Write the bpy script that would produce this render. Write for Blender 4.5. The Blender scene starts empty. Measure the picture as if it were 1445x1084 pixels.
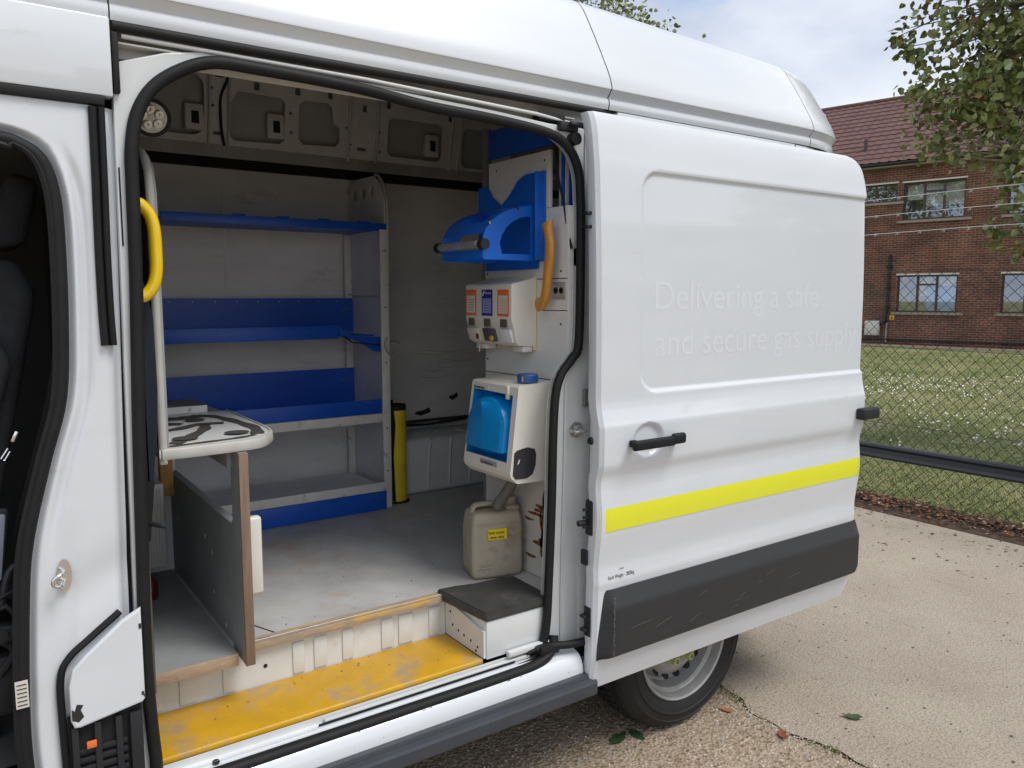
import bpy, bmesh, math, random
from mathutils import Vector, Matrix
from mathutils.geometry import tessellate_polygon
R = math.radians
random.seed(7)
S = bpy.context.scene
COL = S.collection

# ------------------------------------------------------------ camera
cam_d = bpy.data.cameras.new('camera'); cam = bpy.data.objects.new('camera', cam_d); COL.objects.link(cam)
cam.location = (0, -1.93, 1.65)
cam.rotation_euler = (R(90 - 6.363), 0, R(-35.12))
cam_d.sensor_width = 36; cam_d.lens = 36 * 1112 / 1445
cam_d.clip_start = 0.05; cam_d.clip_end = 500
S.camera = cam

# ------------------------------------------------------------ sky and sun
SUN_EL, SUN_ROT = 58, 150          # compass-like rotation: 0 = +Y, clockwise seen from above
W = bpy.data.worlds.new("World"); S.world = W; W.use_nodes = True
nt = W.node_tree; N = nt.nodes; L = nt.links
for n in list(N): N.remove(n)
out = N.new('ShaderNodeOutputWorld'); bg = N.new('ShaderNodeBackground'); L.new(bg.outputs[0], out.inputs[0])
sky = N.new('ShaderNodeTexSky'); sky.sky_type = 'NISHITA'; sky.sun_disc = False
sky.sun_elevation = R(SUN_EL); sky.sun_rotation = R(SUN_ROT)
bg.inputs[1].default_value = 0.13
tc = N.new('ShaderNodeTexCoord'); mp = N.new('ShaderNodeMapping'); mp.inputs['Scale'].default_value = (1, 1, 2.4)
mp.inputs['Location'].default_value = (0.35, 0.1, 0.2)
L.new(tc.outputs['Generated'], mp.inputs[0])
n1 = N.new('ShaderNodeTexNoise'); n1.inputs['Scale'].default_value = 2.6; n1.inputs['Detail'].default_value = 9; n1.inputs['Roughness'].default_value = .58
n2 = N.new('ShaderNodeTexNoise'); n2.inputs['Scale'].default_value = 1.7; n2.inputs['Detail'].default_value = 6
L.new(mp.outputs[0], n1.inputs['Vector']); L.new(mp.outputs[0], n2.inputs['Vector'])
cov = N.new('ShaderNodeValToRGB'); cov.color_ramp.elements[0].position = .30; cov.color_ramp.elements[1].position = .42
L.new(n1.outputs['Fac'], cov.inputs[0])
# a gap in the cloud where blue shows
gapv = N.new('ShaderNodeVectorMath'); gapv.operation = 'DISTANCE'
nrm = N.new('ShaderNodeVectorMath'); nrm.operation = 'NORMALIZE'; L.new(tc.outputs['Generated'], nrm.inputs[0])
L.new(nrm.outputs[0], gapv.inputs[0]); gapv.inputs[1].default_value = (0.68, 0.63, 0.375)
gadd = N.new('ShaderNodeMath'); gadd.operation = 'MULTIPLY_ADD'; L.new(n1.outputs['Fac'], gadd.inputs[0]); gadd.inputs[1].default_value = .22
L.new(gapv.outputs['Value'], gadd.inputs[2])
gr = N.new('ShaderNodeValToRGB'); gr.color_ramp.elements[0].position = .125; gr.color_ramp.elements[1].position = .165
L.new(gadd.outputs[0], gr.inputs[0])
mul = N.new('ShaderNodeMath'); mul.operation = 'MULTIPLY'; L.new(cov.outputs[0], mul.inputs[0]); L.new(gr.outputs[0], mul.inputs[1])
ccol = N.new('ShaderNodeValToRGB'); ccol.color_ramp.elements[0].position = .38; ccol.color_ramp.elements[0].color = (2.7, 3.05, 3.75, 1)
ccol.color_ramp.elements[1].position = .62; ccol.color_ramp.elements[1].color = (5.6, 5.75, 6.0, 1)
L.new(n2.outputs['Fac'], ccol.inputs[0])
mixc = N.new('ShaderNodeMixRGB'); L.new(mul.outputs[0], mixc.inputs[0]); L.new(sky.outputs[0], mixc.inputs[1]); L.new(ccol.outputs[0], mixc.inputs[2])
L.new(mixc.outputs[0], bg.inputs[0])

sd = bpy.data.lights.new('sun', 'SUN'); sd.energy = 1.5; sd.angle = R(25); sd.color = (1, .96, .9)
sun = bpy.data.objects.new('sun', sd); COL.objects.link(sun)
_a = R(SUN_ROT); sdir = Vector((math.sin(_a) * math.cos(R(SUN_EL)), math.cos(_a) * math.cos(R(SUN_EL)), math.sin(R(SUN_EL))))
sun.rotation_euler = sdir.to_track_quat('Z', 'Y').to_euler(); sun.location = sdir * 30
S.view_settings.view_transform = 'Standard'; S.view_settings.look = 'None'
S.view_settings.exposure = 0.70; S.view_settings.gamma = 1
S.render.engine = 'CYCLES'
S.cycles.max_bounces = 10; S.cycles.diffuse_bounces = 6

# ------------------------------------------------------------ materials
MATS = {}
def mat(name, col, rough=.6, metal=0, coat=0, bump=0, bscale=60, var=0, vscale=6, spec=.5, dirt=None, dscale=4, damt=.5, emis=None, stretch=None, trans=0):
    """principled material; var = brightness variation, dirt = second colour laid on in noise patches"""
    if name in MATS: return MATS[name]
    m = bpy.data.materials.new(name); m.use_nodes = True; MATS[name] = m
    t = m.node_tree; b = t.nodes['Principled BSDF']; n = t.nodes; l = t.links
    b.inputs['Base Color'].default_value = (*col, 1); b.inputs['Roughness'].default_value = rough
    b.inputs['Metallic'].default_value = metal; b.inputs['Coat Weight'].default_value = coat; b.inputs['Coat Roughness'].default_value = .04
    b.inputs['Specular IOR Level'].default_value = spec; b.inputs['Transmission Weight'].default_value = trans
    g = n.new('ShaderNodeTexCoord'); vec = g.outputs['Object']
    if stretch:
        mm = n.new('ShaderNodeMapping'); mm.inputs['Scale'].default_value = stretch; l.new(vec, mm.inputs[0]); vec = mm.outputs[0]
    cur = None
    if var:
        x = n.new('ShaderNodeTexNoise'); x.inputs['Scale'].default_value = vscale; x.inputs['Detail'].default_value = 8; x.inputs['Roughness'].default_value = .65; l.new(vec, x.inputs['Vector'])
        r = n.new('ShaderNodeMapRange'); r.inputs[1].default_value = .3; r.inputs[2].default_value = .7; r.inputs[3].default_value = 1 - var; r.inputs[4].default_value = 1 + var * .6; l.new(x.outputs['Fac'], r.inputs[0])
        h = n.new('ShaderNodeHueSaturation'); h.inputs['Color'].default_value = (*col, 1); l.new(r.outputs[0], h.inputs['Value']); cur = h.outputs[0]
    if dirt:
        x = n.new('ShaderNodeTexNoise'); x.inputs['Scale'].default_value = dscale; x.inputs['Detail'].default_value = 12; x.inputs['Roughness'].default_value = .7; l.new(vec, x.inputs['Vector'])
        r = n.new('ShaderNodeValToRGB'); r.color_ramp.elements[0].position = .68 - damt * .25; r.color_ramp.elements[1].position = .84 - damt * .25; l.new(x.outputs['Fac'], r.inputs[0])
        mx = n.new('ShaderNodeMixRGB'); l.new(r.outputs[0], mx.inputs[0]); mx.inputs[2].default_value = (*dirt, 1)
        if cur: l.new(cur, mx.inputs[1])
        else: mx.inputs[1].default_value = (*col, 1)
        cur = mx.outputs[0]
    if cur: l.new(cur, b.inputs['Base Color'])
    if bump:
        x = n.new('ShaderNodeTexNoise'); x.inputs['Scale'].default_value = bscale; x.inputs['Detail'].default_value = 6; l.new(vec, x.inputs['Vector'])
        bp = n.new('ShaderNodeBump'); bp.inputs['Strength'].default_value = bump; bp.inputs['Distance'].default_value = .01; l.new(x.outputs['Fac'], bp.inputs['Height']); l.new(bp.outputs[0], b.inputs['Normal'])
    if emis:
        b.inputs['Emission Color'].default_value = (*emis[:3], 1); b.inputs['Emission Strength'].default_value = emis[3]
    return m
PAINT = mat('white paint', (.64, .67, .705), .35, coat=.9, var=.04, vscale=3, dirt=(.52, .51, .48), dscale=5, damt=.12, stretch=(.5, 1, 2.5))
PAINT2 = mat('white jamb paint', (.62, .64, .64), .4, coat=.4, var=.06, vscale=5, dirt=(.35, .33, .29), dscale=9, damt=.15)
CREAM = mat('grubby white paint', (.62, .63, .62), .5, var=.08, vscale=8, dirt=(.36, .30, .24), dscale=18, damt=.22, bump=.05, bscale=30)
RUBBER = mat('black rubber', (.013, .013, .014), .6, spec=.25, var=.2, vscale=20)
PLAST = mat('black plastic', (.018, .019, .022), .55, spec=.35, bump=.1, bscale=300, var=.15)
CLAD = mat('dark grey cladding', (.030, .031, .033), .5, spec=.35, bump=.04, bscale=500, var=.1, dirt=(.16, .16, .155), dscale=11, damt=.16, stretch=(.5, 1, 16))
RUNB = mat('running board plastic', (.045, .052, .062), .45, var=.15, vscale=10, bump=.08, bscale=200)
YEL = mat('worn yellow paint', (.58, .32, .012), .45, var=.16, vscale=7, dirt=(.34, .26, .17), dscale=6, damt=.66, bump=.05)
GRABY = mat('yellow handle', (.82, .55, .0), .3, coat=.5)
TUBEY = mat('yellow tube', (.80, .60, .02), .45, var=.15, vscale=9, dirt=(.12, .1, .04), dscale=16, damt=.1)
BLUE = mat('blue shelf metal', (.006, .09, .52), .42, var=.2, vscale=6, dirt=(.10, .13, .25), dscale=10, damt=.25, stretch=(.4, 1, 1))
BLUE2 = mat('bright blue metal', (.005, .12, .58), .38, var=.12, vscale=6)
BLUE3 = mat('cyan blue plastic', (.004, .24, .60), .3, var=.15, vscale=10, dirt=(.01, .1, .3), dscale=10, damt=.2)
RETRO = mat('fluorescent yellow film', (.74, .74, .03), .35, coat=.2, emis=None)
LINING = mat('grey wall lining', (.76, .75, .72), .7, var=.18, vscale=3, dirt=(.33, .31, .28), dscale=4, damt=.40, bump=.05, bscale=20, stretch=(.5, 1, 1.6))
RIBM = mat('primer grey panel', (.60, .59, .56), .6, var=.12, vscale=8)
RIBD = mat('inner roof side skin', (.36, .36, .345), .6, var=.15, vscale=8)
FLOORG = mat('grey floor paint', (.47, .468, .46), .5, var=.22, vscale=4, dirt=(.42, .33, .25), dscale=3.0, damt=.62, bump=.06, bscale=30)
BOARDG = mat('grey painted board', (.28, .295, .30), .6, var=.15, vscale=6, bump=.04)
PANELG = mat('light grey panel', (.70, .71, .72), .55, var=.1, vscale=5)
TABLEG = mat('grey edging', (.45, .45, .41), .45, var=.1, vscale=20)
PLY = mat('plywood edge', (.40, .29, .20), .7, var=.25, vscale=18, dirt=(.12, .08, .05), dscale=12, damt=.4, bump=.1, stretch=(1, 1, 8))
PLYE = mat('worn ply edge with yellow traces', (.38, .30, .22), .7, var=.25, vscale=14, dirt=(.62, .36, .03), dscale=6, damt=.7, stretch=(1, 6, 6))
PLYB = mat('brown ply edge', (.22, .145, .10), .7, var=.3, vscale=12, bump=.1, stretch=(8, 8, .6))
WOOD = mat('pine timber', (.42, .22, .07), .6, var=.2, vscale=8, stretch=(6, 6, .5))
AXE = mat('amber varnished wood', (.55, .24, .03), .4, var=.25, vscale=16, coat=.3, dirt=(.2, .08, .02), dscale=20, damt=.3, stretch=(3, 3, .6))
SHELFW = mat('off white shelf frame', (.70, .68, .64), .55, var=.12, vscale=14, dirt=(.2, .16, .12), dscale=22, damt=.35)
STEEL = mat('steel', (.50, .50, .49), .35, metal=.6, var=.2, vscale=20)
CHROME = mat('chrome', (.8, .8, .8), .12, metal=1)
SILVER = mat('silver wheel paint', (.36, .36, .35), .45, metal=.25, var=.2, vscale=12, dirt=(.16, .12, .09), dscale=9, damt=.3)
TYRE = mat('tyre rubber', (.013, .013, .014), .7, var=.3, vscale=10, bump=.1, bscale=90)
LIME = mat('lime wheel nut cap', (.40, .44, .17), .6)
OFFW = mat('off white plastic', (.68, .66, .60), .4, var=.06, vscale=5, dirt=(.40, .30, .18), dscale=12, damt=.2)
CANM = mat('dirty translucent plastic', (.38, .34, .26), .5, var=.15, vscale=6, dirt=(.21, .15, .09), dscale=8, damt=.6, bump=.04, bscale=12)
MATB = mat('scuffed black rubber mat', (.045, .045, .045), .6, var=.35, vscale=9, dirt=(.14, .13, .11), dscale=8, damt=.35, bump=.15, bscale=60)
FABRIC = mat('dark seat fabric', (.028, .030, .036), .9, var=.3, vscale=30, bump=.2, bscale=400)
NAVY = mat('navy fabric', (.008, .011, .024), .9, bump=.2, bscale=300)
CABD = mat('dark cab trim', (.05, .05, .05), .8)
CABL = mat('grey cab lining', (.10, .095, .085), .9)
DARK = mat('void dark', (.012, .012, .013), .9)
PARTW = mat('white faced panel', (.64, .64, .63), .45, var=.06, vscale=5, dirt=(.25, .18, .13), dscale=8, damt=.12, stretch=(1, .6, 3))
PARTR = mat('rust stained panel', (.56, .54, .50), .5, var=.1, vscale=7, dirt=(.25, .09, .02), dscale=10, damt=.42, stretch=(1, 1, 1.8))
INK = mat('black ink', (.02, .02, .02), .6)
ORNG = mat('orange label', (.72, .16, .04), .5)
NAVL = mat('dark blue label', (.02, .03, .25), .4)
LABW = mat('label paper', (.60, .57, .50), .6)
LABY = mat('yellow label', (.75, .58, .01), .5)
GHOST = mat('ghost lettering paint', (.685, .715, .76), .35, coat=.9)
LENS = mat('lamp lens', (.75, .73, .68), .25, var=.25, vscale=40)
HEAT = mat('heater white', (.55, .56, .53), .5)
TAPE = mat('black grip tape', (.06, .055, .05), .8, var=.3, vscale=18, bump=.2, bscale=120)

# ------------------------------------------------------------ object helpers
WM = {}      # world matrices by object name
def reg(o, m): WM[o.name] = m; return o
def empty(name, loc, rz=0, label=None, cat=None, group=None):
    o = bpy.data.objects.new(name, None); COL.objects.link(o); o.empty_display_size = .1
    m = Matrix.Translation(loc) @ Matrix.Rotation(rz, 4, 'Z'); o.matrix_local = m; reg(o, m)
    if label: o['label'] = label
    if cat: o['category'] = cat
    if group: o['group'] = group
    return o
def tag(o, label=None, cat=None, group=None, kind=None):
    for k, v in (('label', label), ('category', cat), ('group', group), ('kind', kind)):
        if v: o[k] = v
    return o
def link(name, me, parent, mats, local=False, smooth=None):
    """me holds world coordinates unless local; the object's origin goes to the mesh centre"""
    if not isinstance(mats, (list, tuple)): mats = [mats]
    for m in mats: me.materials.append(m)
    xs = [v.co for v in me.vertices]
    mn = Vector((min(v[i] for v in xs) for i in range(3))); mx = Vector((max(v[i] for v in xs) for i in range(3)))
    c = (mn + mx) / 2
    me.transform(Matrix.Translation(-c))
    o = bpy.data.objects.new(name, me); COL.objects.link(o)
    if parent:
        o.parent = parent; pm = WM[parent.name]
        wl = pm @ Matrix.Translation(c) if local else Matrix.Translation(c)
        o.matrix_local = pm.inverted() @ wl
    else:
        wl = Matrix.Translation(c); o.matrix_local = wl
    reg(o, wl)
    if smooth is not None:
        me.polygons.foreach_set('use_smooth', [True] * len(me.polygons))
        if smooth < 179: me.set_sharp_from_angle(angle=R(smooth))
    return o
def pyd(name, vs, fs, m, parent=None, local=False, smooth=None, mi=None):
    me = bpy.data.meshes.new(name); me.from_pydata([tuple(v) for v in vs], [], fs); me.update()
    o = link(name, me, parent, m, local, smooth)
    if mi: me.polygons.foreach_set('material_index', mi)
    return o
def frombm(name, bm, m, parent=None, local=False, smooth=None):
    bmesh.ops.recalc_face_normals(bm, faces=bm.faces)
    me = bpy.data.meshes.new(name); bm.to_mesh(me); bm.free()
    return link(name, me, parent, m, local, smooth)
def bbox(bm, x0, x1, y0, y1, z0, z1, bev=0, seg=2):
    r = bmesh.ops.create_cube(bm, size=1); vs = r['verts']
    for v in vs:
        v.co = Vector(((x0 + x1) / 2 + v.co.x * (x1 - x0), (y0 + y1) / 2 + v.co.y * (y1 - y0), (z0 + z1) / 2 + v.co.z * (z1 - z0)))
    if bev:
        es = list({e for v in vs for e in v.link_edges})
        bmesh.ops.bevel(bm, geom=es, offset=bev, segments=seg, affect='EDGES', profile=.5)
def box(name, x0, x1, y0, y1, z0, z1, m, parent=None, bev=.002, seg=2, local=False, rot=None):
    bm = bmesh.new(); bbox(bm, x0, x1, y0, y1, z0, z1, bev, seg)
    if rot:
        c = Vector(((x0 + x1) / 2, (y0 + y1) / 2, (z0 + z1) / 2)); bmesh.ops.rotate(bm, cent=c, matrix=Matrix.Rotation(rot[0], 3, rot[1]), verts=bm.verts)
    return frombm(name, bm, m, parent, local, smooth=40)
def catmull(pts, n=6, closed=False):
    P = [Vector(p) for p in pts]; o = []; k = len(P)
    for i in range(k if closed else k - 1):
        g = (lambda j: P[j % k]) if closed else (lambda j: P[max(0, min(k - 1, j))])
        a, b, c, d = g(i - 1), g(i), g(i + 1), g(i + 2)
        for s in range(n):
            t = s / n; o.append(.5 * ((2 * b) + (c - a) * t + (2 * a - 5 * b + 4 * c - d) * t * t + (3 * b - a - 3 * c + d) * t ** 3))
    if not closed: o.append(P[-1])
    return o
def tube(name, pts, r, m, parent=None, seg=10, closed=False, sm=0, flat=None, local=False, bm=None, taper=None):
    """round bar through pts; flat=(a,b) gives an elliptic section (normal direction, binormal)"""
    if sm: pts = catmull(pts, sm, closed)
    P = [Vector(p) for p in pts]; own = bm is None
    if own: bm = bmesh.new()
    k = len(P); rings = []; up = None
    for i, p in enumerate(P):
        t = (P[(i + 1) % k] - P[i - 1]) if closed else (P[min(i + 1, k - 1)] - P[max(i - 1, 0)])
        if t.length < 1e-9: t = Vector((0, 0, 1))
        t.normalize()
        if up is None: up = Vector((0, 1, 0)) if abs(t.y) < .9 else Vector((0, 0, 1))
        if flat: up = Vector((0, 1, 0))
        b = t.cross(up)
        if b.length < 1e-6: b = t.cross(Vector((1, 0, 0)))
        b.normalize(); u = b.cross(t).normalized(); up = u
        rr = r * (taper[0] + (taper[1] - taper[0]) * i / (k - 1)) if taper else r
        ra, rb = (rr * flat[0], rr * flat[1]) if flat else (rr, rr)
        rings.append([bm.verts.new(p + u * ra * math.cos(a) + b * rb * math.sin(a)) for a in [2 * math.pi * j / seg for j in range(seg)]])
    for i in range(k if closed else k - 1):
        A, B = rings[i], rings[(i + 1) % k]
        for j in range(seg): bm.faces.new((A[j], A[(j + 1) % seg], B[(j + 1) % seg], B[j]))
    if not closed: bm.faces.new(rings[0][::-1]); bm.faces.new(rings[-1])
    if own: return frombm(name, bm, m, parent, local, smooth=50)
def lathe(name, prof, c, axis, m, parent=None, seg=48, local=False, smooth=35):
    """prof: (radius, height along axis)"""
    bm = bmesh.new(); ax = Vector(axis).normalized(); u = ax.orthogonal().normalized(); w = ax.cross(u); c = Vector(c)
    rings = [[bm.verts.new(c + ax * h + (u * math.cos(2 * math.pi * j / seg) + w * math.sin(2 * math.pi * j / seg)) * max(r, 1e-4)) for j in range(seg)] for r, h in prof]
    for A, B in zip(rings, rings[1:]):
        for j in range(seg): bm.faces.new((A[j], A[(j + 1) % seg], B[(j + 1) % seg], B[j]))
    if prof[0][0] < .02: bm.faces.new(rings[0][::-1])
    if prof[-1][0] < .02: bm.faces.new(rings[-1])
    return frombm(name, bm, m, parent, local, smooth)
AX = {'X': Matrix(((0, 0, 1, 0), (1, 0, 0, 0), (0, 1, 0, 0), (0, 0, 0, 1))),     # 2D (y,z) -> plane X
      'Y': Matrix(((1, 0, 0, 0), (0, 0, -1, 0), (0, 1, 0, 0), (0, 0, 0, 1))),    # 2D (x,z) -> plane Y
      'Z': Matrix.Identity(4)}
def plate(name, outer, holes, axis, at, th, m, parent=None, bev=.001, local=False, smooth=40):
    """flat plate with holes; outer/holes are 2D outlines in the plane normal to axis, centred at `at`, thickness th"""
    cu = bpy.data.curves.new(name, 'CURVE'); cu.dimensions = '2D'; cu.fill_mode = 'BOTH'
    for pl in [outer] + list(holes):
        sp = cu.splines.new('POLY'); sp.points.add(len(pl) - 1)
        for q, p in zip(sp.points, pl): q.co = (p[0], p[1], 0, 1)
        sp.use_cyclic_u = True
    cu.extrude = max(th / 2 - bev, .0002); cu.bevel_depth = bev; cu.bevel_resolution = 1; cu.offset = -bev
    ob = bpy.data.objects.new('tmp', cu); COL.objects.link(ob)
    dg = bpy.context.evaluated_depsgraph_get(); me = bpy.data.meshes.new_from_object(ob.evaluated_get(dg))
    bpy.data.objects.remove(ob); bpy.data.curves.remove(cu)
    me.name = name; me.materials.clear(); me.transform(AX[axis])
    d = {'X': Vector((at, 0, 0)), 'Y': Vector((0, at, 0)), 'Z': Vector((0, 0, at))}[axis]; me.transform(Matrix.Translation(d))
    return link(name, me, parent, m, local, smooth)
def rrect(a0, a1, b0, b1, r=.01, n=4):
    o = []
    for cx, cy, s in ((a1 - r, b1 - r, 0), (a0 + r, b1 - r, 90), (a0 + r, b0 + r, 180), (a1 - r, b0 + r, 270)):
        for i in range(n + 1): t = R(s + 90 * i / n); o.append((cx + r * math.cos(t), cy + r * math.sin(t)))
    return o
def circ(a, b, r, n=16, ry=None): return [(a + r * math.cos(2 * math.pi * i / n), b + (ry or r) * math.sin(2 * math.pi * i / n)) for i in range(n)]
def text(name, s, size, M4, m, parent=None, sx=1, ext=.0004, local=False, bold=0):
    cu = bpy.data.curves.new(name, 'FONT'); cu.body = s; cu.size = size; cu.extrude = ext; cu.offset = bold
    ob = bpy.data.objects.new('tmp', cu); COL.objects.link(ob)
    dg = bpy.context.evaluated_depsgraph_get(); me = bpy.data.meshes.new_from_object(ob.evaluated_get(dg))
    bpy.data.objects.remove(ob); bpy.data.curves.remove(cu); me.materials.clear()
    me.transform(Matrix.Diagonal((sx, 1, 1, 1))); me.transform(M4)
    return link(name, me, parent, m, local)
def faceY(x, y, z): return Matrix.Translation((x, y, z)) @ AX['Y']            # readable from -Y
def faceX(x, y, z):                                                          # readable from -X; text runs towards -Y
    return Matrix.Translation((x, y, z)) @ Matrix(((0, 0, -1, 0), (-1, 0, 0, 0), (0, 1, 0, 0), (0, 0, 0, 1)))
def interp(tab, z):
    if z <= tab[0][0]: return tab[0][1]
    for (a, b), (c, d) in zip(tab, tab[1:]):
        if z <= c: return b + (d - b) * (z - a) / (c - a)
    return tab[-1][1]
def sstep(a, b, x):
    t = max(0, min(1, (x - a) / (b - a))); return t * t * (3 - 2 * t)
def smooth_tab(tab, k=5):
    p = catmull([(a, b, 0) for a, b in tab], k); return [(q.x, q.y) for q in p]
def grid(name, rows, m, parent=None, smooth=40, local=False, thick=0):
    nr = len(rows); nc = len(rows[0]); vs = [v for r in rows for v in r]
    fs = [(i * nc + j, i * nc + j + 1, (i + 1) * nc + j + 1, (i + 1) * nc + j) for i in range(nr - 1) for j in range(nc - 1)]
    me = bpy.data.meshes.new(name); me.from_pydata(vs, [], fs); me.update()
    o = link(name, me, parent, m, local, smooth)
    return o

# ============================================================ THE VAN
van = empty('van', (1.2, 1.0, 0), label='white high roof panel van with its side cargo door slid open', cat='van')

# ---- roof: profile (y, z) from the gutter up and over
ROOF = smooth_tab([(0, 2.236), (-.004, 2.252), (-.002, 2.266)], 3) + smooth_tab([(.004, 2.272), (-.012, 2.292), (-.016, 2.30), (-.008, 2.34), (.020, 2.41), (.048, 2.475), (.078, 2.54), (.098, 2.572), (.13, 2.596), (.19, 2.615), (.32, 2.635), (.6, 2.655), (1.0, 2.665)], 5)
ROOF = ROOF + [(2.0 - y, z) for y, z in ROOF[::-1][1:]]
def roof_rows(x0, x1, n, off=0, shift=0):
    rows = []
    for i in range(n + 1):
        x = x0 + (x1 - x0) * i / n; r = []
        e = max(0, min(1, (x - 2.70) / .40)); k = 1 - math.sqrt(max(0, 1 - e * e))
        e2 = max(0, min(1, (x - 2.97) / .13)); k2 = 1 - math.sqrt(max(0, 1 - e2 * e2))
        drop = max(0, x - 1.7) * .035
        nose = max(0, -.4 - x) ; nk = nose * .35
        for (y, z) in ROOF:
            w = max(0, z - 2.30) / .37
            s = 1 if y < 1 else -1
            yy = y + s * (off + .17 * k + w * .02 * max(0, x - 1.9)) ; zz = z - off * w - w * (.20 * k2 + drop + nk) + .0
            r.append((x + (.02 - .05 * w) * shift * sstep(.8, 1.7, x), yy, zz))
        rows.append(r)
    return rows
for x0, x1, n in ((-1.3, .306, 30), (.309, 1.708, 28), (1.712, 2.770, 24), (2.774, 3.098, 40)):
    grid('roof_panel', roof_rows(x0, x1, n, shift=(0 if x1 < 1 else 1)), PAINT, van, smooth=28)
grid('roof_underlay', roof_rows(-1.29, 3.09, 90, off=.008), DARK, van, smooth=28)
# rear face of the roof
rr = roof_rows(3.097, 3.098, 1, shift=1)[1]; pyd('rear_roof_cap', rr, [tuple(range(len(rr)))], PAINT, van)

# ---- front roof side panel over the cab, standing proud of the jamb
box('cab_side_panel', -1.3, .306, -.012, .03, 2.074, 2.238, PAINT, van, bev=.004)
box('door_drip_seal', -1.3, .288, -.016, .02, 2.052, 2.073, RUBBER, van, bev=.004)
tube('gutter_seal', [(.312, .0, 2.225), (1.0, .0, 2.226), (1.706, .0, 2.2245)], .0115, RUBBER, van, seg=8, flat=(.8, 1))
box('gutter_end_seal', .3085, .322, -.006, .03, 2.085, 2.212, RUBBER, van, bev=.003)

# ---- door jamb: one pressed panel with the opening cut out
SEAL = [(.336, 1.90), (.338, 1.97), (.352, 2.045), (.388, 2.108), (.45, 2.155), (.52, 2.182), (.62, 2.184), (.868, 2.178), (1.07, 2.160), (1.30, 2.152),
        (1.49, 2.136), (1.565, 2.104), (1.605, 2.045), (1.617, 1.96), (1.620, 1.80), (1.616, 1.51), (1.590, 1.455), (1.545, 1.405), (1.522, 1.335), (1.514, 1.2),
        (1.510, 1.0), (1.500, .75), (1.488, .58), (1.455, .515), (1.36, .493), (1.0, .489), (.5, .489), (.335, .492), (.322, .56), (.312, .80), (.317, 1.10), (.323, 1.36), (.333, 1.68)]
sealc = [(p.x, p.y) for p in catmull([(a, b, 0) for a, b in SEAL], 5, True)]
JO = [(.29, .455), (1.76, .455), (1.76, 2.168), (1.5, 2.168), (1.3, 2.180), (1.0, 2.190), (.60, 2.206), (.50, 2.205), (.42, 2.190), (.309, 2.150)]
plate('door_jamb', JO, [sealc], 'Y', .022, .03, PAINT2, van, bev=.004)
tube('opening_seal', [(x, -.002, z) for x, z in sealc], .0145, RUBBER, van, seg=10, closed=True, flat=(1.0, 1.0))
tube('seal_lip', [(x, -.012, z) for x, z in sealc], .0045, RUBBER, van, seg=6, closed=True)
# return behind the seal
rows = [[(x, y, z) for x, z in sealc + sealc[:1]] for y in (.02, .036)]
grid('opening_return', rows, PAINT2, van)
# rail channel above the opening
box('rail_channel', .312, 1.72, .045, .055, 2.17, 2.245, RIBM, van, bev=0)
box('rail_top', .312, 1.72, .0105, .045, 2.236, 2.242, RIBM, van, bev=0)
tube('door_rail', [(.33, .006, 2.208), (.9, .004, 2.204), (1.45, .004, 2.188), (1.60, .012, 2.178)], .0055, PAINT2, van, seg=8)
box('rail_lip', .315, 1.6, .008, .04, 2.192, 2.1955, RIBM, van, bev=0)
# upper roller arm of the door
bm = bmesh.new(); bbox(bm, 1.46, 1.56, .004, .04, 2.176, 2.20, .004); bbox(bm, 1.53, 1.60, -.012, .02, 2.15, 2.178, .005); tube('', [(1.56, -.02, 2.17), (1.60, -.03, 2.166), (1.63, -.05, 2.15), (1.634, -.05, 2.11)], .008, None, bm=bm); tube('', [(1.585, -.022, 2.128), (1.585, .01, 2.128)], .019, None, bm=bm, seg=16)
frombm('roller_arm', bm, PLAST, van, smooth=40)

# ---- B pillar skin between the cab opening and the cargo opening
XL = smooth_tab([(.45, .09), (.62, .078), (.76, .077), (1.0, .09), (1.135, .106), (1.30, .147), (1.435, .184), (1.6, .196), (1.78, .199), (1.86, .195)], 5) + [(1.90, .188), (1.93, .178), (1.95, .166), (1.965, .150), (1.975, .130), (1.981, .105), (1.985, .06), (1.988, -.05), (1.990, -1.3)]
XRt = smooth_tab([(.45, .296), (.54, .294), (.80, .285), (1.1, .289), (1.36, .294), (1.6, .300), (1.9, .306), (2.06, .307)], 3)
ARC = [(x, z) for z, x in XL]
arc = []
for (x0, z0), (x1, z1) in zip(ARC, ARC[1:]):
    n_ = max(1, int(math.hypot(x1 - x0, z1 - z0) / .012)) if x1 > -.2 else 12
    arc += [(x0 + (x1 - x0) * i / n_, z0 + (z1 - z0) * i / n_) for i in range(n_)]
arc.append(ARC[-1])
ia = next(i for i, p in enumerate(arc) if p[1] > 1.84); ib = next(i for i, p in enumerate(arc) if p[0] < .04 and p[1] > 1.9)
cum = [0]
for a, b in zip(arc[ia:ib], arc[ia + 1:ib + 1]): cum.append(cum[-1] + math.hypot(b[0] - a[0], b[1] - a[1]))
zr, TOPZ = arc[ia][1], 2.054
LR, LT = TOPZ - zr, interp(XRt, 2.0) - arc[ib][0]
rows = []
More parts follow.
